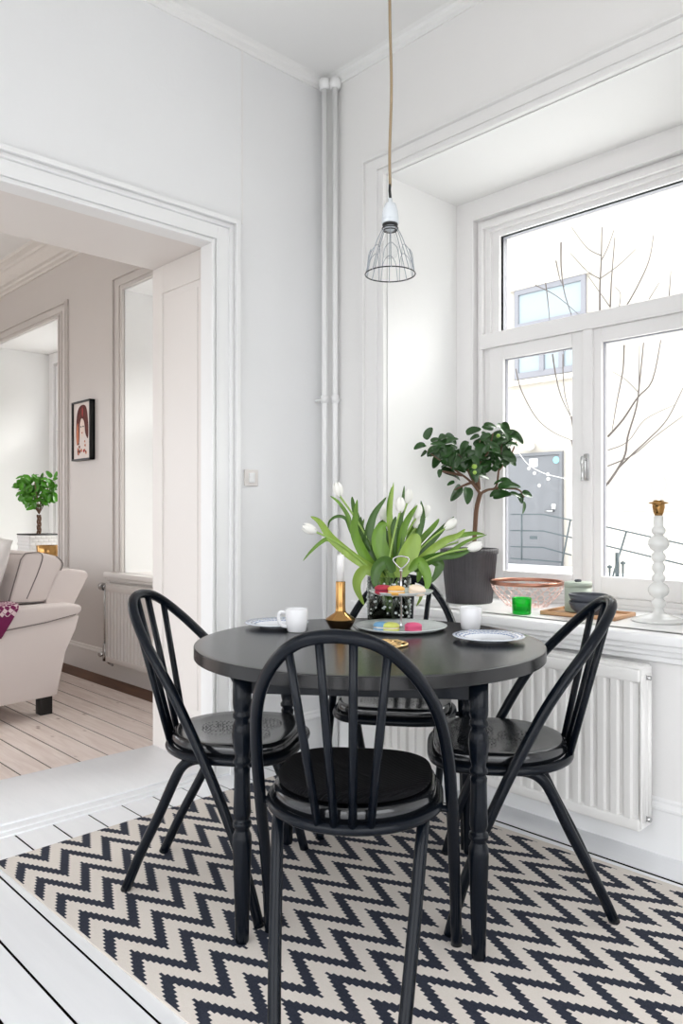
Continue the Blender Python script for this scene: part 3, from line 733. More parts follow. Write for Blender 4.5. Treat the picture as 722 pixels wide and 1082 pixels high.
cs = at_z(360, 664, TZ)
t = thing('candlestick', 'brass candlestick with a squat cone foot holding a white candle', 'candlestick', (cs.x, cs.y, TZ))
MB().lathe([(0, 0), (.031, 0), (.036, .004), (.049, .027), (.0495, .031)], (0, 0, 0), 40).build('foot', M['bronze'], t)
MB().lathe([(.0495, .031), (.047, .034), (.020, .052), (.0165, .060), (.0158, .075), (.0158, .153), (.0145, .155), (0, .15)], (0, 0, 0), 40).build('stem', M['brass'], t)
o = MB().lathe([(0, .15), (.0125, .15), (.0122, .236), (.010, .242), (.002, .243), (.001, .25), (0, .25)], (0, 0, 0), 24).build('candle', M['wax']); o.location = (cs.x, cs.y, TZ); tag(o, 'white candle standing in the brass candlestick', 'candle')

# cake stand
st = at_z(424, 664.5, TZ)
t = thing('cake_stand', 'two tier glass cake stand with a chrome ring handle', 'cake stand', (st.x, st.y, TZ))
def gplate(R, z):
    b = MB(); b.lathe([(0, z), (R * .5, z), (R * .9, z + .004), (R, z + .012), (R * .995, z + .0145), (R * .9, z + .008), (R * .5, z + .0045), (0, z + .0045)], (0, 0, 0), 64, rib=lambda k: .006 * math.cos(k * PI / 2)); return b
gplate(.150, .0).build('lower_plate', M['standglass'], t)
gplate(.105, .112).build('upper_plate', M['standglass'], t)
b = MB(); b.lathe([(0, .004), (.008, .005), (.005, .012), (.0036, .02), (.0036, .108), (.008, .113), (.008, .121), (.0036, .125), (.0036, .185), (.006, .188), (.006, .193), (.003, .197), (0, .199)], (0, 0, 0), 16)
b.build('rod', M['chrome'], t)
b = MB(); lp = [(-.0, .198), (-.012, .206), (-.025, .222), (-.022, .232), (0, .238), (.022, .232), (.025, .222), (.012, .206)]
b.tube(catmull([RT * a + UP * z for a, z in lp], 4, True), .0026, 8, closed=True); b.build('ring_handle', M['chrome'], t)

def macaron(px, py, z, col, word, tilt=0, fill='filling'):
    p = at_z(px, py, z + .013)
    if z > TZ + .05:                       # keep the upper tier's macarons within the plate
        d = Vector((p.x - st.x, p.y - st.y)); 
        if d.length > .080: d = d * (.080 / d.length); p.x, p.y = st.x + d.x, st.y + d.y
        if d.length < .030: d = d.normalized() * .03; p.x, p.y = st.x + d.x, st.y + d.y
    else:
        d = Vector((p.x - st.x, p.y - st.y))
        if d.length > .115: d = d * (.115 / d.length); p.x, p.y = st.x + d.x, st.y + d.y
    t = thing('macaron', word, 'macaron', (p.x, p.y, z), 0, 'macarons on the cake stand'); t.rotation_euler = (tilt, 0, 0); t.scale = (1.12, 1.12, 1.12)
    MB().lathe([(0, 0), (.018, .0), (.0235, .004), (.0245, .008), (.0245, .0098), (0, .010)], (0, 0, 0), 28).build('shell', M[col], t)
    MB().lathe([(0, .0098), (.0228, .0098), (.0228, .0145), (0, .0147)], (0, 0, 0), 24).build('filling', M[fill], t)
    MB().lathe([(0, .0145), (.0245, .0146), (.0245, .0165), (.0235, .0205), (.018, .0245), (.008, .0265), (0, .027)], (0, 0, 0), 28).build('shell', M[col], t)
LZ, UZ = TZ + .0065, TZ + .1185
macaron(390, 665.5, LZ, 'mac_blue', 'blue macaron on the lower tier'); macaron(405, 667, LZ, 'mac_lime', 'lime green macaron on the lower tier, beside the blue one')
macaron(439.5, 664.5, LZ, 'mac_pink', 'pink macaron alone at the right of the lower tier', fill='mac_pink')
macaron(400, 624, UZ, 'mac_red', 'dark red macaron on the upper tier', fill='mac_darkfill'); macaron(415.5, 626, UZ, 'mac_orange', 'orange macaron on the upper tier')
macaron(440, 624, UZ, 'mac_cream', 'cream macaron tilted on the upper tier', .25)

tv = at_z(407, 681.5, TZ)
b = MB()
for k in range(7):
    a = 2 * PI * k / 7
    b.tube([(tv.x + .035 * math.cos(a) + .030 * math.cos(2 * PI * j / 20), tv.y + .035 * math.sin(a) + .030 * math.sin(2 * PI * j / 20), TZ + .004 + .002 * math.sin(j * 1.26)) for j in range(20)], .0026, 6, closed=True)
b.tube([(tv.x + .064 * math.cos(2 * PI * j / 36), tv.y + .064 * math.sin(2 * PI * j / 36), TZ + .004) for j in range(36)], .003, 6, closed=True)
tag(b.build('trivet', M['gold']), 'gold looped wire trivet lying in front of the cake stand', 'trivet')

# ---- vase with tulips
vz = at_z(411, 655, TZ); VX, VY = vz.x, vz.y; VD = (vz - EYE).dot(FW); mpp = VD / F_PX
t = thing('glass_vase', 'textured clear glass vase holding white tulips, behind the cake stand', 'vase', (VX, VY, TZ))
b = MB(); VR = .076; VH = .155
b.lathe([(0, .0), (VR - .004, .0), (VR, .004), (VR, VH), (VR - .004, VH + .001), (VR - .006, VH), (VR - .006, .012), (0, .010)], (0, 0, 0), 48)
b.build('vase_body', M['vaseglass'], t)
b = MB(); rr = random.Random(3)          # raised glass dots on the wall of the vase
for k in range(150):
    a = rr.uniform(0, 2 * PI); z = rr.uniform(.012, VH - .008); r = rr.uniform(.003, .006)
    b.lathe([(0, -r), (r * .8, -r * .5), (r, 0), (r * .8, r * .5), (0, r)], (VR * math.cos(a), VR * math.sin(a), z), 6)
b.build('relief_dots', M['standglass'], t)
MB().lathe([(0, .011), (VR - .010, .011), (VR - .010, .10), (0, .10)], (0, 0, 0), 32).build('water', M['water'], t)

def vp(px, py, off=0.0):
    return EYE + ray(px, py) * (VD + off)
def blade(mb, pts, width, fold=.25, up=None, mi=0):
    """leaf blade: path with pointed ends, slightly folded"""
    pts = catmull(pts, 6); n = len(pts); prev = None
    for i, p in enumerate(pts):
        s_ = i / (n - 1); tn = (pts[min(i + 1, n - 1)] - pts[max(i - 1, 0)]).normalized()
        side = tn.cross(up if up else -FW)
        side = side.normalized() if side.length > 1e-4 else RT
        nn = side.cross(tn).normalized()
        w = width * (math.sin(PI * min(1, s_ ** .8 * .93 + .07)) ** .75) * .5 + .0006
        row = [mb.bm.verts.new(p - side * w + nn * w * fold), mb.bm.verts.new(p - side * w * .5 + nn * w * fold * .3), mb.bm.verts.new(p), mb.bm.verts.new(p + side * w * .5 + nn * w * fold * .3), mb.bm.verts.new(p + side * w + nn * w * fold)]
        if prev:
            for k in range(4): mb.face([prev[k], prev[k + 1], row[k + 1], row[k]], mi, True)
        prev = row
K = 4.163
def zc(pts, offs=(0, 0)):
    n = len(pts); return [vp(320 + a / K, 380 + c / K, offs[0] + (offs[1] - offs[0]) * i / (n - 1)) for i, (a, c) in enumerate(pts)]
LEAVES = [
 ([(370, 1010), (320, 930), (265, 850), (228, 760), (232, 690), (240, 615)], 42, (0, -.05)),
 ([(380, 1000), (320, 900), (290, 800), (310, 690), (368, 605)], 44, (0, .02)),
 ([(370, 1000), (330, 940), (225, 870), (130, 790), (75, 715), (35, 690)], 40, (0, -.06)),
 ([(330, 940), (240, 890), (150, 820), (110, 790), (70, 812), (30, 850), (2, 885)], 18, (0, -.08)),
 ([(350, 960), (260, 850), (215, 760), (190, 700), (150, 690), (118, 712), (112, 745)], 15, (0, .05)),
 ([(230, 800), (210, 740), (200, 690), (160, 630), (122, 600)], 18, (.0, .02)),
 ([(300, 840), (255, 740), (225, 650), (217, 602)], 26, (.0, .06)),
 ([(400, 960), (392, 780), (382, 690), (400, 540)], 30, (0, .03)),
 ([(400, 900), (385, 720), (380, 640), (392, 560)], 26, (.03, .08)),
 ([(420, 950), (425, 760), (437, 650), (447, 555)], 22, (0, -.02)),
 ([(410, 960), (365, 880), (335, 800), (345, 740), (372, 720)], 68, (-.02, .0)),
 ([(400, 900), (360, 800), (345, 740), (360, 705)], 55, (.04, .07)),
 ([(420, 960), (455, 880), (490, 800), (505, 765)], 82, (-.03, -.02)),
 ([(430, 900), (470, 790), (500, 700), (505, 640)], 34, (.04, .05)),
 ([(440, 950), (495, 810), (528, 700), (520, 620)], 26, (0, .04)),
 ([(420, 900), (440, 760), (470, 690), (505, 640)], 30, (.0, -.03)),
 ([(420, 960), (500, 870), (580, 780), (666, 690)], 38, (0, .03)),
 ([(430, 960), (540, 860), (620, 800), (680, 775), (715, 745)], 34, (0, -.05)),
 ([(430, 950), (540, 860), (640, 790), (740, 765), (800, 768)], 26, (0, .05)),
 ([(430, 950), (520, 890), (600, 865), (680, 860), (745, 835)], 36, (0, -.06)),
 ([(420, 960), (480, 890), (560, 885), (640, 850), (720, 800), (810, 770)], 22, (0, .0)),
 ([(400, 935), (370, 890), (330, 915), (318, 970), (328, 1010)], 52, (-.06, -.09)),
 ([(330, 950), (275, 925), (243, 960), (240, 1010), (270, 1080)], 44, (-.05, -.04)),
 ([(470, 930), (510, 890), (540, 930), (550, 980), (538, 1020)], 44, (-.06, -.09)),
 ([(490, 930), (560, 880), (600, 900), (590, 940), (560, 985)], 44, (0, -.02)),
 ([(480, 930), (500, 890), (515, 930), (505, 980)], 40, (.04, .05)),
 ([(420, 930), (370, 960), (400, 1030), (440, 1085)], 16, (.0, .02)),
 ([(440, 1000), (500, 1000), (520, 1040), (500, 1085)], 18, (.03, .05)),
 ([(360, 1030), (300, 900), (250, 800), (270, 700)], 30, (.03, .08)),
 ([(410, 950), (300, 850), (265, 760), (255, 690)], 26, (.06, .1)),
 ([(430, 950), (470, 850), (570, 740), (600, 700)], 28, (.05, .12)),
 ([(400, 940), (415, 830), (400, 740), (410, 690)], 34, (-.01, .01)),
]
def tulip_label(i, px, py): return None
TUL = [(357.6, 518.8, -.25, 0.02, 'white tulip leaning out at the upper left of the vase'), (328.5, 559.5, -1.15, -.05, 'white tulip furthest left, nodding over the table'),
       (423, 535, 0, -.06, 'white tulip standing upright in the middle, in front of the others'), (441, 542, .15, .0, 'white tulip just right of the middle one'),
       (431, 526, .1, .06, 'white tulip at the back, topmost of the centre blooms'), (450.5, 541, .25, .06, 'small white tulip behind, right of the centre'),
       (405.5, 545, -.1, .08, 'white tulip half hidden behind the big leaves, left of the middle'), (475, 555, .9, .02, 'white tulip leaning right, above the two low ones'),
       (490, 571.5, 1.35, .05, 'white tulip leaning right, behind the lowest bloom'), (500.5, 578, 1.25, -.06, 'white tulip furthest right, in front of the planter'),
       (440, 553, .1, .03, 'small white tulip bud low among the centre leaves')]
# leaves are parts of the tulips: share them out
roots = []
for i, (px, py, lean, off, lab) in enumerate(TUL):
    root = thing('tulip', lab, 'tulip', (VX, VY, TZ), 0, 'white tulips in the glass vase'); roots.append(root)
    inv = Matrix.Translation((-VX, -VY, -TZ))
    head = vp(px, py, off); basep = Vector((VX, VY, TZ + .03)) + RT * (lean * -.02 + random.uniform(-.015, .015)) + FW * random.uniform(-.02, .02)
    rim = Vector((VX, VY, TZ + VH)) + RT * max(-.045, min(.045, lean * .05 + random.uniform(-.01, .01))) + FW * off * .3
    dirn = (RT * math.sin(lean) + UP * math.cos(lean) + FW * off * 2).normalized(); foot = head - dirn * .017
    b = MB(); b.tube(catmull([basep, rim, rim.lerp(foot, .55) + UP * .02 - dirn * .0, foot], 6), .0036, 8); b.xf(inv); b.build('stem', M['tulipstem'], root)
    b = MB(); q = dirn.to_track_quat('Z', 'Y').to_matrix().to_4x4()
    sc = 1.0 if i in (5, 10) else 1.22
    for k in range(6):
        a0 = 2 * PI * k / 6; rr_ = .0150 * sc * (1 if k % 2 else .93)
        rows = []
        for s_ in range(7):
            u = s_ / 6; z = (-.018 + .044 * u) * sc; rad = rr_ * (math.sin(PI * (.12 + .72 * u)) ** .8); wd = .62 * (math.sin(PI * (.08 + .86 * u)) ** .6)
            rows.append([b.bm.verts.new((rad * math.cos(a0 + wd * j), rad * math.sin(a0 + wd * j), z)) for j in (-1, -.5, 0, .5, 1)])
        for A, B in zip(rows, rows[1:]):
            for j in range(4): b.face([A[j], A[j + 1], B[j + 1], B[j]], 0, True)
    b.xf(Matrix.Translation(head - Vector((VX, VY, TZ))) @ q); b.build('bloom', M['petal'], root)
# assign each leaf to the nearest tulip by its tip
for j, (pts, w, offs) in enumerate(LEAVES):
    tipx = 320 + pts[-1][0] / K
    i = min(range(len(TUL)), key=lambda q: abs(TUL[q][0] - tipx) + 9 * sum(1 for c in roots[q].children if c.name.startswith('leaf')))
    b = MB(); blade(b, zc(pts, offs), w / K * mpp, .35); b.xf(Matrix.Translation((-VX, -VY, -TZ))); b.build('leaf', M[('tulipleaf', 'tulipleafdark', 'tulipleafpale', 'tulipleaf', 'tulipleafdark')[j % 5]], roots[i], recalc=False)

# ================================================================== ON THE SILL
SZ = NZ0
# planter with citrus tree
PLX, PLY = 2.785, 2.095; PD = (Vector((PLX, PLY, 0)) - EYE).dot(FW); pm = PD / F_PX
t = thing('planter', 'dark grey ribbed planter on the window sill', 'plant pot', (PLX, PLY, SZ))
b = MB(); b.lathe([(0, 0), (.098, 0), (.101, .004), (.122, .215), (.127, .218), (.128, .238), (.121, .240), (.119, .20), (0, .20)], (0, 0, 0), 144, rib=lambda k: .012 * math.cos(2 * PI * k / 3) )
b.build('pot', M['planter'], t)
MB().lathe([(0, .203), (.1, .206), (.118, .203), (.118, .195), (0, .195)], (0, 0, 0), 24).build('soil', M['soil'], t)
tr = thing('citrus_tree', 'small citrus tree with dark glossy leaves growing in the ribbed planter', 'plant', (PLX, PLY, SZ))
inv = Matrix.Translation((-PLX, -PLY, -SZ))
def pv(a, c, off=0): return EYE + ray(430 + a / 5.15, 440 + c / 5.15) * (PD + off)
b = MB()
b.tube(catmull([Vector((PLX, PLY, SZ + .19)), pv(365, 690), pv(372, 600), pv(380, 500), pv(400, 420)], 5), [.011] * 6 + [.010] * 15, 10)
brs = [[(400, 420), (370, 380), (330, 340), (260, 290), (200, 250), (110, 190)], [(385, 400), (350, 330), (300, 230), (240, 170)], [(400, 420), (440, 400), (485, 385), (500, 300), (510, 220), (520, 130)],
       [(485, 390), (540, 390), (610, 400), (640, 440)], [(395, 400), (390, 330), (380, 230), (400, 130)], [(500, 290), (560, 220), (600, 130)], [(385, 380), (380, 280), (440, 200), (470, 90)], [(300, 320), (200, 300), (180, 290)], [(350, 360), (300, 380), (260, 400)]]
OF = [(0, -.05), (0, .06), (0, -.02), (0, -.05), (0, .0), (0, .07), (0, -.06), (0, -.04), (0, -.06)]
tips = []
for br, of in zip(brs, OF):
    pts = [pv(a, c, of[0] + (of[1] - of[0]) * i / (len(br) - 1)) for i, (a, c) in enumerate(br)]
    cm = catmull(pts, 4); n = len(cm); b.tube(cm, [.007 - .0045 * i / (n - 1) for i in range(n)], 7)
b.xf(inv); b.build('trunk', M['bark'], tr)
LC = []    # leaf centres (zoom coords), length, direction angle
rr = random.Random(11)
LC += [(70, 165, 66, 200), (120, 90, 70, 60), (90, 200, 40, 230), (160, 130, 60, 20), (210, 125, 50, 10), (250, 130, 62, 20), (155, 245, 45, 250), (185, 180, 60, -20), (240, 180, 55, 40),
       (240, 320, 120, -20), (265, 415, 92, 235), (330, 430, 85, -95), (240, 365, 40, 200), (180, 310, 40, 260), (365, 80, 76, 20), (370, 115, 50, 200), (455, 55, 70, 0), (520, 65, 70, -25), (590, 115, 95, -35),
       (570, 245, 60, -40), (540, 160, 60, 10), (480, 150, 70, 80), (430, 110, 60, 40), (420, 160, 60, 150), (330, 200, 60, 180), (300, 200, 55, 100), (400, 210, 60, 60), (340, 270, 60, 200), (410, 330, 80, -10), (440, 290, 60, 30), (290, 270, 60, 150),
       (500, 360, 50, 200), (540, 352, 60, -10), (560, 385, 110, 5), (520, 430, 90, 10), (490, 420, 80, 200), (590, 430, 60, -20), (655, 425, 60, -15), (632, 495, 60, -95), (622, 445, 50, -80), (440, 60, 60, 170), (570, 90, 60, 30), (520, 250, 60, -60), (500, 210, 60, 200)]
for k in range(125):
    ang = rr.uniform(0, 2 * PI); q = rr.random() ** .6
    cxx, cyy, ax_, ay_ = rr.choice([(380, 230, 120, 90), (500, 150, 95, 85), (210, 190, 85, 75), (330, 260, 120, 70), (480, 230, 80, 70)])
    LC.append((cxx + ax_ * q * math.cos(ang), cyy + ay_ * q * math.sin(ang), rr.uniform(50, 88), rr.uniform(0, 360)))
b = MB()
for i, (a, c, L, ang) in enumerate(LC):
    off = rr.uniform(-.10, .10); r_ = math.radians(ang); dv = (RT * math.cos(r_) + UP * math.sin(r_) + FW * rr.uniform(-.5, .5)).normalized()
    cpt = pv(a, c, off); Lm = L / 5.15 * pm * 1.1; upv = (-FW * rr.uniform(.3, 1) + UP * rr.uniform(.1, 1.1) + RT * rr.uniform(-.6, .6)).normalized()
    blade(b, [cpt - dv * Lm * .5, cpt + upv * Lm * .06, cpt + dv * Lm * .5 - UP * Lm * .06], Lm * .58, .3, upv)
b.xf(inv); b.build('foliage', M['citrusleaf'], tr, recalc=False)
for (a, c, s_) in ((368, 273, .0115), (370, 305, .009), (498, 105, .009)):
    p = pv(a, c, -.11) - Vector((PLX, PLY, SZ)); b = MB(); b.lathe([(0, -s_)] + [(s_ * math.cos(x), s_ * math.sin(x)) for x in (-1.1, -.6, 0, .6, 1.1)] + [(0, s_)], p, 14); b.build('fruit', M['lime'], tr)['label'] = 'small unripe green fruit'

# copper wire bowl
BX, BY = 2.845, 1.835
t = thing('wire_bowl', 'copper wire mesh bowl on the sill under the window', 'bowl', (BX, BY, SZ))
b = MB(); RB = .152; ZB = .105
b.lathe([(RB, ZB - .012), (RB + .003, ZB - .010), (RB + .003, ZB + .002), (RB, ZB + .004), (RB - .003, ZB + .002), (RB - .003, ZB - .010), (RB, ZB - .012)], (0, 0, 0), 60)
b.build('rim', M['copper'], t)
b = MB()
def bp_(a, u):  # u 0 bottom 1 top
    r = .085 + (RB - .085) * math.sin(u * PI / 2); return Vector((r * math.cos(a), r * math.sin(a), .003 + (ZB - .006) * u))
lv = 5; nn = 22
for i in range(nn):
    for j in range(lv):
        a = 2 * PI * (i + .5 * (j % 2)) / nn; d = PI / nn
        u0, u1 = j / lv, (j + 1) / lv
        for s_ in (1, -1): b.tube([bp_(a, u0), bp_(a + s_ * d * .3, (u0 + u1) / 2), bp_(a + s_ * d, u1)], .0011, 4)
for r in (.085, .05, .02): b.tube([(r * math.cos(2 * PI * k / 40), r * math.sin(2 * PI * k / 40), .003) for k in range(40)], .0013, 4, closed=True)
for k in range(12): b.tube([(.02 * math.cos(PI * k / 6), .02 * math.sin(PI * k / 6), .003), (.085 * math.cos(PI * k / 6), .085 * math.sin(PI * k / 6), .003)], .0011, 4)
b.build('mesh', M['copperlight'], t)

o = MB().lathe([(0, 0), (.034, 0), (.0365, .004), (.0375, .062), (.0365, .064), (.0345, .062), (.0335, .014), (0, .011)], (0, 0, 0), 32).build('candle_glass', M['greenglass']); o.location = (2.598, 1.70, SZ)
tag(o, 'small bright green glass tealight holder at the front of the sill', 'glass')

# wooden tray, tin, bowls
t = thing('wooden_tray', 'light wooden tray under the bowls and tin on the sill', 'tray', (2.745, 1.50, SZ), 0.08)
MB().box(-.10, .10, -.150, .150, .0, .006, 0, .003).build('tray_base', M['woodtray'], t)
b = MB(); b.box(-.10, -.092, -.15, .15, 0, .016, 0, .003); b.box(.092, .10, -.15, .15, 0, .016, 0, .003); b.box(-.10, .10, -.15, -.142, 0, .016, 0, .003); b.box(-.10, .10, .142, .15, 0, .016, 0, .003)
b.build('tray_rim', M['woodtray'], t)
TT = SZ + .0062
tp = at_z(619.5, 642, TT)
tp = Vector((2.79, 1.565, 0)); 
t = thing('lidded_tin', 'round sage green tin with a lid, behind the two bowls', 'tin', (tp.x, tp.y, TT))
MB().lathe([(0, 0), (.050, 0), (.052, .003), (.052, .098), (0, .098)], (0, 0, 0), 40).build('body', M['sage'], t)
MB().lathe([(0, .098), (.0535, .098), (.0540, .113), (.050, .117), (0, .117)], (0, 0, 0), 40).build('lid', M['sage'], t)
MB().lathe([(0, .117), (.012, .117), (.014, .122), (.012, .126), (0, .127)], (0, 0, 0), 20).build('lid_knob', M['slatebowl'], t)
bprof = [(0, 0), (.030, 0), (.045, .008), (.064, .028), (.071, .045), (.072, .052), (.070, .053), (.066, .045), (.058, .028), (.04, .012), (0, .008)]
for z, lab in ((0, 'slate grey bowl, lower of the stacked pair on the tray'), (.028, 'slate grey bowl, upper of the stacked pair on the tray')):
    o = MB().lathe(bprof, (0, 0, 0), 40).build('stacked_bowl', M['slatebowl']); o.location = (2.705, 1.475, TT + z); tag(o, lab, 'bowl', 'slate grey bowls stacked on the sill')
# lamp
LX, LY = 2.775, 1.235
t = thing('table_lamp', 'white bobbin table lamp base with a bare bulb at the right of the sill', 'lamp', (LX, LY, SZ))
def zz(y): return max(0, (538 - y) * .00101)
pf = [(0, 0), (.090, 0), (.096, .004), (.094, .008), (.060, .018), (.035, .026), (.020, zz(505))]
def bulge(yc, w, hgt, neck=.0155):
    R = w / 2000; return [(neck, zz(yc + hgt)), (neck + (R - neck) * .7, zz(yc + hgt * .62)), (R, zz(yc + hgt * .2)), (R, zz(yc - hgt * .2)), (neck + (R - neck) * .7, zz(yc - hgt * .62)), (neck, zz(yc - hgt))]
for yc, w, hg in ((473, 49, 17), (425, 72, 28), (381, 49, 14), (344, 46, 18), (306, 50, 18), (256, 74, 30), (210, 49, 16)): pf += bulge(yc, w, hg)
pf += [(.0165, zz(190)), (.0165, zz(157)), (.0, zz(156))]
MB().lathe(pf, (0, 0, 0), 40).build('lamp_base', M['lampwhite'], t)
z0 = zz(156)
MB().lathe([(0, z0), (.014, z0), (.018, z0 + .012), (.022, z0 + .030), (.022, z0 + .042), (.033, z0 + .044), (.033, z0 + .048), (.019, z0 + .050), (.018, z0 + .056), (0, z0 + .056)], (0, 0, 0), 30).build('lamp_socket', M['brass'], t)
MB().lathe([(.012, z0 + .05), (.014, z0 + .068), (.024, z0 + .092), (.031, z0 + .112), (.030, z0 + .130), (.018, z0 + .147), (0, z0 + .152)], (0, 0, 0), 24).build('bulb', M['bulb'], t)
m = bpy.data.materials.new('filament'); m.use_nodes = True; bs = m.node_tree.nodes['Principled BSDF']; bs.inputs['Emission Color'].default_value = (1, .75, .45, 1); bs.inputs['Emission Strength'].default_value = 6
MB().tube([(0, 0, z0 + .055), (.002, 0, z0 + .075), (0, .003, z0 + .082)], .0035, 8).build('filament', m, t)
b = MB(); b.tube(catmull([(LX + .06, LY - .07, SZ + .004), (LX + .03, LY - .16, SZ + .004), (LX - .01, LY - .24, SZ + .004)], 5), .003, 6); tag(b.build('power_cord', M['sleeve']), 'black lamp cord on the sill at the right edge', 'cord')

# ================================================================== LIVING ROOM
SY0, SY1 = 4.20, 6.2
t = thing('sofa', 'taupe linen sofa seen from its arm end through the doorway', 'sofa', (1.5, 5.2, 0))
iv = Matrix.Translation((-1.5, -5.2, 0))
b = MB(); b.prism([(.98, .115), (1.40, .105), (1.815, .12), (1.835, .22), (1.865, .36), (1.92, .47), (1.945, .555), (1.40, .50), (.93, .47)], SY0, SY0 + .22, 'y', bev=.008, smooth=True); b.xf(iv); b.build('arm_panel', M['sofa'], t)
b = MB(); b.prism([(.93, .47), (1.20, .49), (1.48, .500), (1.75, .525), (1.915, .548), (1.958, .575), (1.955, .612), (1.90, .622), (1.70, .620), (1.40, .625), (1.0, .615), (.93, .58), (.92, .52)], SY0 - .006, SY0 + .24, 'y', bev=.016, smooth=True, seg=4); b.xf(iv); b.build('armrest', M['sofa'], t)
b = MB(); b.tube([(1.0, SY0 - .008, .477), (1.20, SY0 - .008, .488), (1.48, SY0 - .008, .504), (1.75, SY0 - .008, .533), (1.92, SY0 - .008, .563)], .003, 6); b.xf(iv); b.build('piping', M['piping'], t)
b = MB(); b.prism([(.98, .115), (1.40, .105), (1.815, .12), (1.835, .22), (1.865, .36), (1.905, .47), (1.93, .525), (1.40, .50), (.93, .47)], SY1 - .22, SY1, 'y', bev=.008, smooth=True)
b.prism([(.93, .47), (1.48, .505), (1.925, .565), (1.95, .612), (1.40, .625), (1.0, .615), (.92, .52)], SY1 - .24, SY1 + .012, 'y', bev=.022, smooth=True, seg=4); b.xf(iv); b.build('armrest', M['sofa'], t)
b = MB(); b.prism([(1.66, .20), (1.83, .20), (1.93, .52), (2.065, .765), (2.055, .79), (2.03, .80), (1.93, .815), (1.885, .805), (1.86, .77), (1.74, .45)], SY0 + .13, SY1 - .13, 'y', bev=.018, smooth=True, seg=4); b.xf(iv); b.build('backrest', M['sofa'], t)
b = MB(); b.box(.99, 1.80, SY0 + .2, SY1 - .2, .12, .33, 0, .01); b.xf(iv); b.build('seat_base', M['sofa'], t)
b = MB(); b.box(.96, 1.72, SY0 + .225, SY1 - .225, .33, .47, 0, .035, seg=4); b.xf(iv); b.build('seat_pad', M['sofa'], t)
for (x, y) in ((1.80, SY0 + .12), (1.06, SY0 + .12), (1.80, SY1 - .1), (1.06, SY1 - .1)):
    b = MB(); b.box(x - .045, x + .025, y - .035, y + .035, 0, .125, 0, .004); b.xf(iv); b.build('leg', M['blackleg'], t)
# boxed back cushion
t = thing('sofa_cushion', 'boxy taupe cushion with dark piping leaning on the sofa backrest', 'cushion', (1.75, 4.6, .64))
iv = Matrix.Translation((-1.75, -4.6, -.64)); dy0, dy1 = 4.34, 4.92
poly = [(1.60, .63), (1.672, .89), (1.70, .915), (1.77, .915), (1.885, .885), (1.915, .85), (1.90, .80), (1.83, .64), (1.78, .625)]
b = MB(); b.prism(poly, dy0, dy1, 'y', bev=.02, smooth=True, seg=4); b.xf(iv); b.build('cushion_body', M['sofa'], t)
b = MB(); o_ = .0
b.tube([(1.600, dy0 + .002, .637), (1.668, dy0 + .002, .875), (1.692, dy0 + .006, .905)], .0035, 6); b.tube(catmull([(1.692, dy0 + .004, .908), (1.765, dy0 + .0, .912), (1.79, dy0 - .001, .885), (1.76, dy0 - .001, .79), (1.70, dy0 - .001, .655)], 4), .003, 6)
b.tube(catmull([(1.87, dy0 + .004, .888), (1.908, dy0 + .003, .845), (1.89, dy0 + .001, .79), (1.832, dy0 + .002, .645), (1.79, dy0 + .002, .632), (1.62, dy0 + .002, .638)], 4), .0035, 6)
b.xf(iv); b.build('piping', M['piping'], t)
# light linen pillow
def pillow(w, h, d, n=14):
    b = MB(); G = [[None] * (n + 1) for _ in range(n + 1)]; G2 = [[None] * (n + 1) for _ in range(n + 1)]
    for i in range(n + 1):
        for j in range(n + 1):
            u, v = i / n * 2 - 1, j / n * 2 - 1; th = d * ((1 - u * u) ** .5 * (1 - v * v) ** .5) if abs(u) < 1 and abs(v) < 1 else 0
            pu = u * w * (1 - .10 * (1 - abs(v)) * 0 - .07 * (1 - v * v)); pv_ = v * h * (1 - .07 * (1 - u * u))
            G[i][j] = b.bm.verts.new((pu, th, pv_)); G2[i][j] = G[i][j] if th == 0 else b.bm.verts.new((pu, -th, pv_))
    for i in range(n):
        for j in range(n):
            b.face([G[i][j], G[i + 1][j], G[i + 1][j + 1], G[i][j + 1]], 0, True); b.face([G2[i][j], G2[i][j + 1], G2[i + 1][j + 1], G2[i + 1][j]], 0, True)
    return b
b = pillow(.23, .24, .085); o = b.build('throw_pillow', M['linen']); o.location = (1.505, 4.545, .80); o.rotation_euler = (math.radians(-16), 0, math.radians(68))
o.rotation_euler = (Matrix.Rotation(math.radians(14), 3, 'Y') @ Matrix.Rotation(math.radians(-78), 3, 'Z') @ Matrix.Rotation(math.radians(8), 3, 'Y')).to_euler()
tag(o, 'light grey linen pillow in front of the boxy cushion on the sofa', 'cushion')
# plum throw draped over arm
b = MB(); prof = [(SY0 + .25, .55), (SY0 + .245, .62), (SY0 + .22, .640), (SY0 + .10, .645), (SY0 + .0, .642), (SY0 - .022, .62), (SY0 - .028, .56), (SY0 - .026, .47)]
rows = []
for i, (y, z) in enumerate(prof):
    e = 1.60 - max(0, (.63 - z)) * .62 if y < SY0 + .1 else 1.60
    row = []
    for k in range(9):
        u = k / 8; row.append(b.bm.verts.new((1.25 + (e - 1.25) * u, y + .004 * math.sin(k * 2.1), z + .003 * math.sin(k * 1.7))))
    rows.append(row)
for A, B in zip(rows, rows[1:]):
    for k in range(8): b.face([A[k], A[k + 1], B[k + 1], B[k]], 0, True)
o = b.build('throw_blanket', M['throw'], recalc=False); sd = o.modifiers.new('th', 'SOLIDIFY'); sd.thickness = .008; sd.offset = 0
tag(o, 'plum wool throw with a pale pattern over the sofa arm', 'blanket')

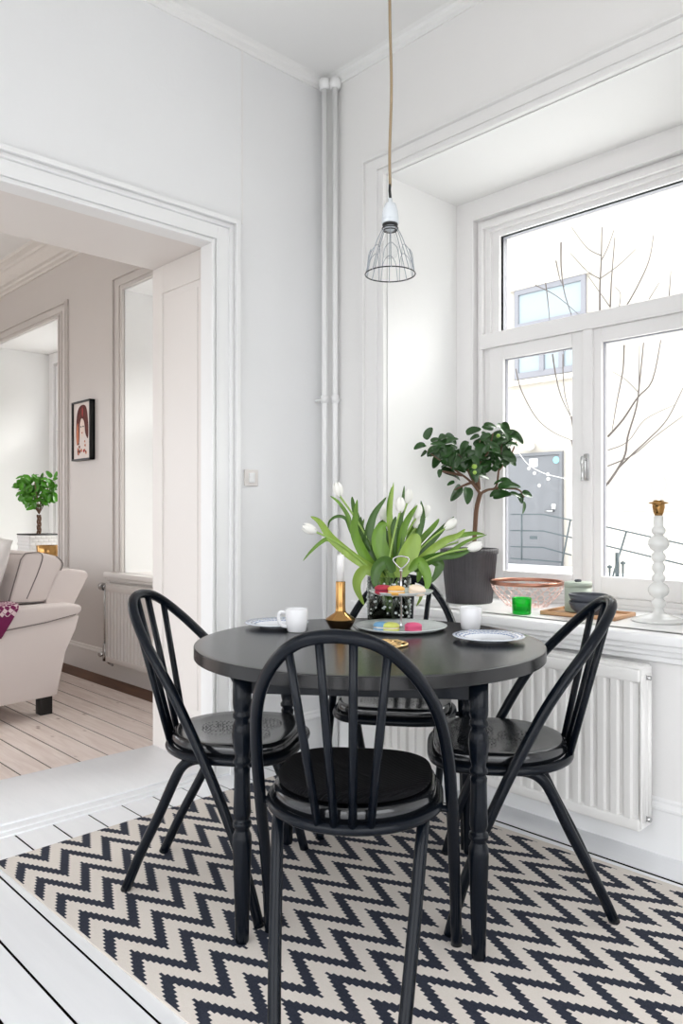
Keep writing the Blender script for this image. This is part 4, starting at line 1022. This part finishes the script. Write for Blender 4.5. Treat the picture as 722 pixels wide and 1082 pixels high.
# plant in white basket on far sill
QX, QY = 2.70, 6.62
QD = (Vector((QX, QY, 0)) - EYE).dot(FW)
t = thing('planter_basket', 'white woven basket planter on the far living room sill', 'plant pot', (QX, QY, SZ))
b = MB(); hw, hh = .135, .225
b.box(-hw, hw, -hw, hw, 0, hh, 0, .01)
for j in range(7):
    for k in range(6):
        o_ = (k - 2.5) * .045 + (.022 if j % 2 else 0)
        if abs(o_) > .12: continue
        b.box(-hw - .004, -hw + .002, o_ - .020, o_ + .020, .012 + j * .030, .036 + j * .030, 0, .003); b.box(o_ - .020, o_ + .020, -hw - .004, -hw + .002, .012 + j * .030, .036 + j * .030, 0, .003)
b.build('basket', M['basketwhite'], t)
b = MB(); b.tube([(-hw, -hw, hh), (hw, -hw, hh), (hw, hw, hh), (-hw, hw, hh)], .006, 6, closed=True); b.build('wire_rim', M['darkrim'], t)
MB().box(-hw + .01, hw - .01, -hw + .01, hw - .01, hh - .004, hh + .003).build('soil', M['soil'], t)
t = thing('ficus_tree', 'small bright green round-crowned tree in the white basket, beyond the sofa', 'plant', (QX, QY, SZ))
iv = Matrix.Translation((-QX, -QY, -SZ)); KQ = 9.02
def qv(a, c, off=0): return EYE + ray(a / KQ, 480 + c / KQ) * (QD + off)
qm = QD / F_PX
b = MB()
base = Vector((QX, QY, SZ + hh - .005)); tp0 = qv(390, 720)
for ph in (0, 2.1, 4.2):
    b.tube([base + (qv(387, 720 - 190 * i / 12) - qv(387, 720)) + Vector((.013 * math.cos(ph + i * .6), .013 * math.sin(ph + i * .6), 0)) for i in range(13)], .008, 7)
top_ = base + (qv(387, 520) - qv(387, 720))
for (a, c, o_) in ((200, 300, 0), (270, 400, .1), (330, 270, -.1), (470, 300, .1), (500, 380, 0), (420, 250, 0), (250, 230, .1), (300, 510, 0)):
    p = qv(a, c, o_); b.tube(catmull([top_, top_.lerp(p, .5) + UP * .02, p], 4), .004, 6)
b.xf(iv); b.build('trunk', M['bark'], t)
b = MB(); rr = random.Random(5)
def qleaf(a, c, L, ang, off):
    r_ = math.radians(ang); dv = (RT * math.cos(r_) + UP * math.sin(r_) + FW * rr.uniform(-.5, .5)).normalized(); cp_ = qv(a, c, off); Lm = L / KQ * qm
    upv = (-FW * rr.uniform(.3, 1) + UP * rr.uniform(.1, 1.2) + RT * rr.uniform(-.6, .6)).normalized()
    blade(b, [cp_ - dv * Lm * .5, cp_ + upv * Lm * .05, cp_ + dv * Lm * .5], Lm * .55, .3, upv)
for a, c, L, ang in ((140, 320, 70, 170), (190, 225, 80, 200), (465, 190, 80, 125), (530, 190, 70, 60), (530, 235, 60, 10), (290, 520, 80, 200), (320, 500, 70, 150), (520, 340, 60, 0), (515, 400, 70, -30), (190, 370, 60, 190), (250, 215, 70, 150), (340, 205, 70, 20)): qleaf(a, c, L, ang, rr.uniform(-.1, .1))
for k in range(210):
    ang = rr.uniform(0, 2 * PI); q = rr.random() ** .55
    qleaf(350 + 195 * q * math.cos(ang), 335 - 130 * q * math.sin(ang) + (35 if math.sin(ang) < 0 else 0) * q, rr.uniform(50, 84), rr.uniform(0, 360), rr.uniform(-.12, .12) * (1 - .5 * q))
b.xf(iv); b.build('foliage', M['brightleaf'], t, recalc=False)
o = MB().lathe([(0, 0), (.045, 0), (.062, .03), (.068, .075), (.064, .076), (.058, .03), (.04, .008), (0, .008)], (0, 0, 0), 28).build('copper_pot', M['brass']); o.location = (2.61, 6.22, SZ)
o.scale = (1.35, 1.35, 1.9); tag(o, 'small shiny copper pot beside the white basket on the far sill', 'pot')

# ================================================================== OUTSIDE
FX = 13.0
b = MB(); b.box(3.3, FX + 2, -14, 16, -.35, 0.10)
structure('ground', 'pale paved courtyard outside the window', b.build('ground', M['snow']))
b = MB(); b.box(FX, FX + .4, -14, 16, .1, 7.6); structure('wall_outside', 'pale rendered facade across the courtyard', b.build('wall_outside', M['facade']))
b = MB(); b.box(FX - .06, FX + .02, -6, 7.15, .1, 1.20); b.box(FX - .10, FX + .02, -6, 7.15, 1.20, 1.30)
structure('trim_16', 'low projecting plinth band along the facade', b.build('trim_16', [M['facadeband']]))
# facade window
wa = at_x(545, 307, FX); wb = at_x(620, 291, FX); wbt = at_x(545, 402, FX)
y1_, y0_, z1_, z0_ = wa.y, wb.y, (wa.z + wb.z) / 2, wbt.z
root = thing('window_4', 'grey framed window in the facade across the courtyard', None); root['kind'] = 'structure'
b = MB(); x_ = FX
b.box(x_ - .05, x_ + .05, y0_, y1_, z1_ - .10, z1_); b.box(x_ - .05, x_ + .05, y0_, y0_ + .09, z0_ + .12, z1_ - .10); b.box(x_ - .05, x_ + .05, y1_ - .09, y1_, z0_ + .12, z1_ - .10); b.box(x_ - .05, x_ + .05, y0_, y1_, z0_, z0_ + .12)
zm = at_x(560, 343, FX).z; b.box(x_ - .055, x_ + .05, y0_ + .09, y1_ - .09, zm - .05, zm + .04); ym = (y0_ + y1_) / 2
b.box(x_ - .06, x_ + .05, ym - .32, ym - .22, z0_ + .1, zm - .04); b.box(x_ - .06, x_ + .05, ym + .10, ym + .20, z0_ + .1, zm - .04); b.box(x_ - .07, x_ + .05, ym - .25, ym + .15, zm - .18, zm - .08)
b.build('window_frame', M['greyframe'], root)
MB().box(x_ - .015, x_ - .01, y0_ + .05, y1_ - .05, z0_ + .05, z1_ - .05).build('pane', M['sky_glass'], root)
b = MB(); b.box(x_ - .09, x_, y0_ - .12, y1_ + .12, z0_ - .12, z0_ - .02); b.box(x_ - .07, x_, y0_ - .1, y1_ + .1, z1_, z1_ + .06); b.build('ledge', M['facadeband'], root)
# door across the courtyard
da = at_x(534, 484, FX); db = at_x(593, 485, FX); dz0 = at_x(593, 598, FX).z
root = thing('door_1', 'grey metal door across the courtyard', None); root['kind'] = 'structure'
b = MB(); b.box(FX - .05, FX + .02, db.y, da.y, dz0, da.z, 0, .01); b.build('door_leaf', M['greydoor'], root)
b = MB(); b.box(FX - .07, FX, db.y - .06, db.y, .1, da.z + .06); b.box(FX - .07, FX, da.y, da.y + .06, .1, da.z + .06); b.box(FX - .07, FX, db.y, da.y, da.z, da.z + .06); b.build('door_frame', M['greydoor'], root)
hp = at_x(587, 540, FX); b = MB(); b.tube([(FX - .05, hp.y, hp.z), (FX - .12, hp.y, hp.z), (FX - .12, hp.y + .14, hp.z)], .02, 8); b.box(FX - .07, FX - .04, hp.y - .05, hp.y + .05, hp.z + .03, hp.z + .14, 0, .01); b.build('door_handle', M['chrome'], root)
sp = at_x(564, 489, FX - .05); b = MB(); b.box(FX - .058, FX - .05, sp.y - .09, sp.y + .09, sp.z - .08, sp.z + .08); b.build('paper_notice', M['porcelain'], root)
sp = at_x(588, 486, FX - .05); b = MB(); b.tube([(FX - .058, sp.y, sp.z), (FX - .05, sp.y, sp.z)], .065, 16); b.build('sticker', M['bluestick'], root)['label'] = 'round blue sticker'
sp = at_x(564, 568, FX - .05); b = MB(); b.box(FX - .058, FX - .05, sp.y - .08, sp.y + .08, sp.z - .03, sp.z + .03); b.build('letter_slot', M['galv'], root)
b = MB(); b.box(FX - 1.3, FX, db.y - .3, da.y + .3, .1, dz0, 0, .01); structure('trim_17', 'pale doorstep landing in front of the grey door', b.build('trim_17', M['snow']))
# outdoor lamp above the door
lp = at_x(563, 472, FX); t = thing('wall_lamp', 'small white lamp on the facade above the grey door', 'lamp', (FX, lp.y, lp.z))
MB().lathe([(0, -.09), (.09, -.05), (.11, 0), (.09, .06), (0, .09)], (-.12, 0, 0), 16).build('globe', M['porcelain'], t); MB().tube([(-.1, 0, .0), (0, 0, .0)], .03, 8).build('mount', M['galv'], t)
# railing on the landing and ramp
RX = 11.55
t = thing('metal_railing', 'thin grey metal railing in front of the grey door and along the ramp', 'railing', (RX, 6, .1)); iv = Matrix.Translation((-RX, -6, -.1))
for rows_ in ([(540, 543.5), (574, 543.5), (604, 549.5), (642, 557), (722, 575)], [(540, 560.5), (574, 561), (604, 568), (642, 577), (722, 596.5)], [(540, 577.5), (574, 578.5), (604, 586.5)], [(540, 590), (570, 592), (593, 594)]):
    b = MB(); b.tube([at_x(p[0], p[1], RX) for p in rows_], .013, 6); b.xf(iv); b.build('rail', M['galv'], t)
for pa, pb in (((551.5, 543), (551.5, 592)), ((603, 549), (593.5, 598)), ((662, 562), (646, 615)), ((531, 543), (531, 592))):
    b = MB(); b.tube([at_x(*pa, RX), at_x(*pb, RX)], .016, 6); b.xf(iv); b.build('post', M['galv'], t)
# string of fairy lights on the railing side
t = thing('fairy_lights', 'drooping string of small fairy lights in front of the grey door', 'string lights', tuple(at_x(560, 500, 10.5))); o0 = at_x(560, 500, 10.5); iv = Matrix.Translation(-o0)
b = MB(); b.tube(catmull([at_x(a, c, 10.5) for a, c in ((543, 469), (551, 482), (560, 492), (575, 500), (590, 504), (604, 507))], 5), .005, 5); b.xf(iv); b.build('wire', M['basketwhite'], t)
for a, c in ((559, 495), (565, 500), (579, 501), (579.5, 506), (570, 513)):
    b = MB(); p = at_x(a, c, 10.5); b.lathe([(0, -.03), (.025, -.01), (.025, .01), (0, .03)], p, 8); b.xf(iv); b.build('light_bulb', M['fairy'], t)
# pins on outer ledge
for px_, pt, pb, w_, lab in ((644.5, 597, 610, .006, 'left'), (652.5, 584, 610, .012, 'tall middle'), (658.5, 593, 606, .006, 'right')):
    a = at_x(px_, pt, 3.40); c_ = at_x(px_, pb, 3.40); b = MB(); zt_ = a.z
    b.tube([(3.40, a.y, .80), (3.40, a.y, zt_)], w_ * .8, 10)
    if w_ < .01: b.tube([(3.40, a.y, zt_ - .014), (3.40, a.y, zt_ - .004)], .012, 10)
    tag(b.build('metal_bolt', M['galv']), 'galvanised %s bolt standing on the outer window ledge' % lab, 'bolt', 'bolts on the outer ledge')
b = MB(); b.box(3.2, 3.50, .8, 2.5, .74, .80, 0, .004); structure('trim_18', 'outer window ledge', b.build('trim_18', M['snow']))
# bare tree
TX = 7.5
k3 = 3.252; k5 = 3.665; k9 = 3.866
def tz(lst, ox, oy, k): return [(ox + a / k, oy + c / k) for a, c in lst]
BR = []
BR += [(tz(l, 525, 240, k5), r) for l, r in (([(400, 330), (400, 230), (405, 130), (408, 0)], 1.0), ([(440, 310), (445, 200), (458, 40)], .8), ([(405, 130), (430, 80), (455, 10)], .5), ([(500, 310), (545, 230), (590, 130), (608, 30)], .7),
    ([(400, 200), (350, 170), (285, 100)], .5), ([(405, 110), (350, 80), (290, 0)], .5), ([(400, 200), (470, 150), (540, 85)], .5), ([(250, 60), (250, 150), (262, 250), (290, 340)], .9), ([(230, 130), (245, 200), (262, 230)], .6), ([(190, 215), (200, 300), (205, 360)], .7),
    ([(150, 225), (230, 265), (320, 340)], .6), ([(470, 330), (480, 260), (455, 230)], .4), ([(668, 270), (675, 170)], .5), ([(590, 280), (630, 215)], .4), ([(440, 310), (355, 190)], .5))]
BR += [(tz(l, 500, 330, 4.513), r) for l, r in (([(205, 270), (230, 370), (300, 500), (380, 570), (465, 608)], .7), ([(380, 200), (395, 300), (420, 400), (465, 495)], .9), ([(430, 200), (430, 300), (440, 400), (465, 490)], .7))]
BR += [(tz(l, 630, 340, k9), r) for l, r in (([(48, 662), (90, 600), (120, 540), (130, 470), (165, 350), (178, 250), (195, 85)], 1.3), ([(48, 470), (110, 400), (170, 310), (230, 240), (265, 75)], 1.1), ([(115, 95), (110, 200), (85, 330), (65, 450)], .8), ([(85, 605), (150, 540), (215, 480), (290, 400), (356, 270)], .9),
    ([(48, 590), (150, 545), (240, 470), (356, 385)], .7), ([(48, 525), (130, 490), (200, 400), (320, 340)], .5), ([(175, 290), (120, 235), (60, 200)], .4), ([(175, 280), (178, 95)], .5))]
t = thing('bare_tree', 'leafless thin-branched tree in the courtyard outside the window', 'tree', (TX, 3.8, .1)); iv = Matrix.Translation((-TX, -3.8, -.1))
b = MB(); rr = random.Random(9)
for pts, r in BR:
    o1 = rr.uniform(-.4, .4); P3 = [at_x(p[0], p[1], TX + o1 * (i / len(pts))) for i, p in enumerate(pts)]
    cm = catmull(P3, 4); n = len(cm); b.tube(cm, [0.010 * r * (1.1 - .7 * i / n) for i in range(n)], 5)
# stems joining the branches to a trunk lower down
for s_, r in (((642, 511), .012), ((604, 440), .012), ((604, 465), .010), ((640, 500), .010)):
    p = at_x(*s_, TX); f0 = at_x(621, 600, TX); f1 = at_x(621, 545, TX); b.tube(catmull([Vector((TX, f0.y, .1)), f0, f1.lerp(p, .08), p], 5), r, 6)
b.xf(iv); b.build('branches', M['twig'], t)

# ================================================================== LIGHT
w = bpy.data.worlds.new('sky'); S.world = w; w.use_nodes = True
wn = w.node_tree; bg = wn.nodes['Background']; bg.inputs['Strength'].default_value = 2.1
wt = wn.nodes.new('ShaderNodeTexCoord'); ws = wn.nodes.new('ShaderNodeSeparateXYZ'); wr = wn.nodes.new('ShaderNodeValToRGB')
wm = wn.nodes.new('ShaderNodeMapRange'); wm.inputs['From Min'].default_value = -1; wm.inputs['From Max'].default_value = 1
wn.links.new(wt.outputs['Generated'], ws.inputs[0]); wn.links.new(ws.outputs[2], wm.inputs['Value']); wn.links.new(wm.outputs[0], wr.inputs[0]); wn.links.new(wr.outputs[0], bg.inputs['Color'])
wr.color_ramp.elements[0].position = .47; wr.color_ramp.elements[0].color = (.30, .30, .29, 1)      # ground half, darkened so the upper walls get less light
wr.color_ramp.elements[1].position = .53; wr.color_ramp.elements[1].color = (.95, .97, 1, 1)        # overcast sky

sl = bpy.data.lights.new('sun', 'SUN'); sl.energy = 5; sl.angle = math.radians(50); sl.color = (1, .98, .95)
so = bpy.data.objects.new('sun', sl); COL.objects.link(so); so.location = (9, -4, 9)
so.rotation_euler = Vector((-.68, .36, -.62)).to_track_quat('-Z', 'Y').to_euler()

# ================================================================== CAMERA
cd = bpy.data.cameras.new('camera'); cam = bpy.data.objects.new('camera', cd); COL.objects.link(cam)
cam.location = EYE; cam.rotation_euler = (PI / 2, 0, math.atan2(-FW.x, FW.y))
cd.sensor_fit = 'VERTICAL'; cd.sensor_height = 36; cd.lens = F_PX / 1082 * 36; cd.shift_y = (HY - 541) / 1082; cd.clip_start = .02; cd.clip_end = 200
S.camera = cam
S.view_settings.view_transform = 'Standard'; S.view_settings.look = 'None'; S.view_settings.gamma = 1; S.view_settings.use_curve_mapping = False
S.view_settings.exposure = 0.73
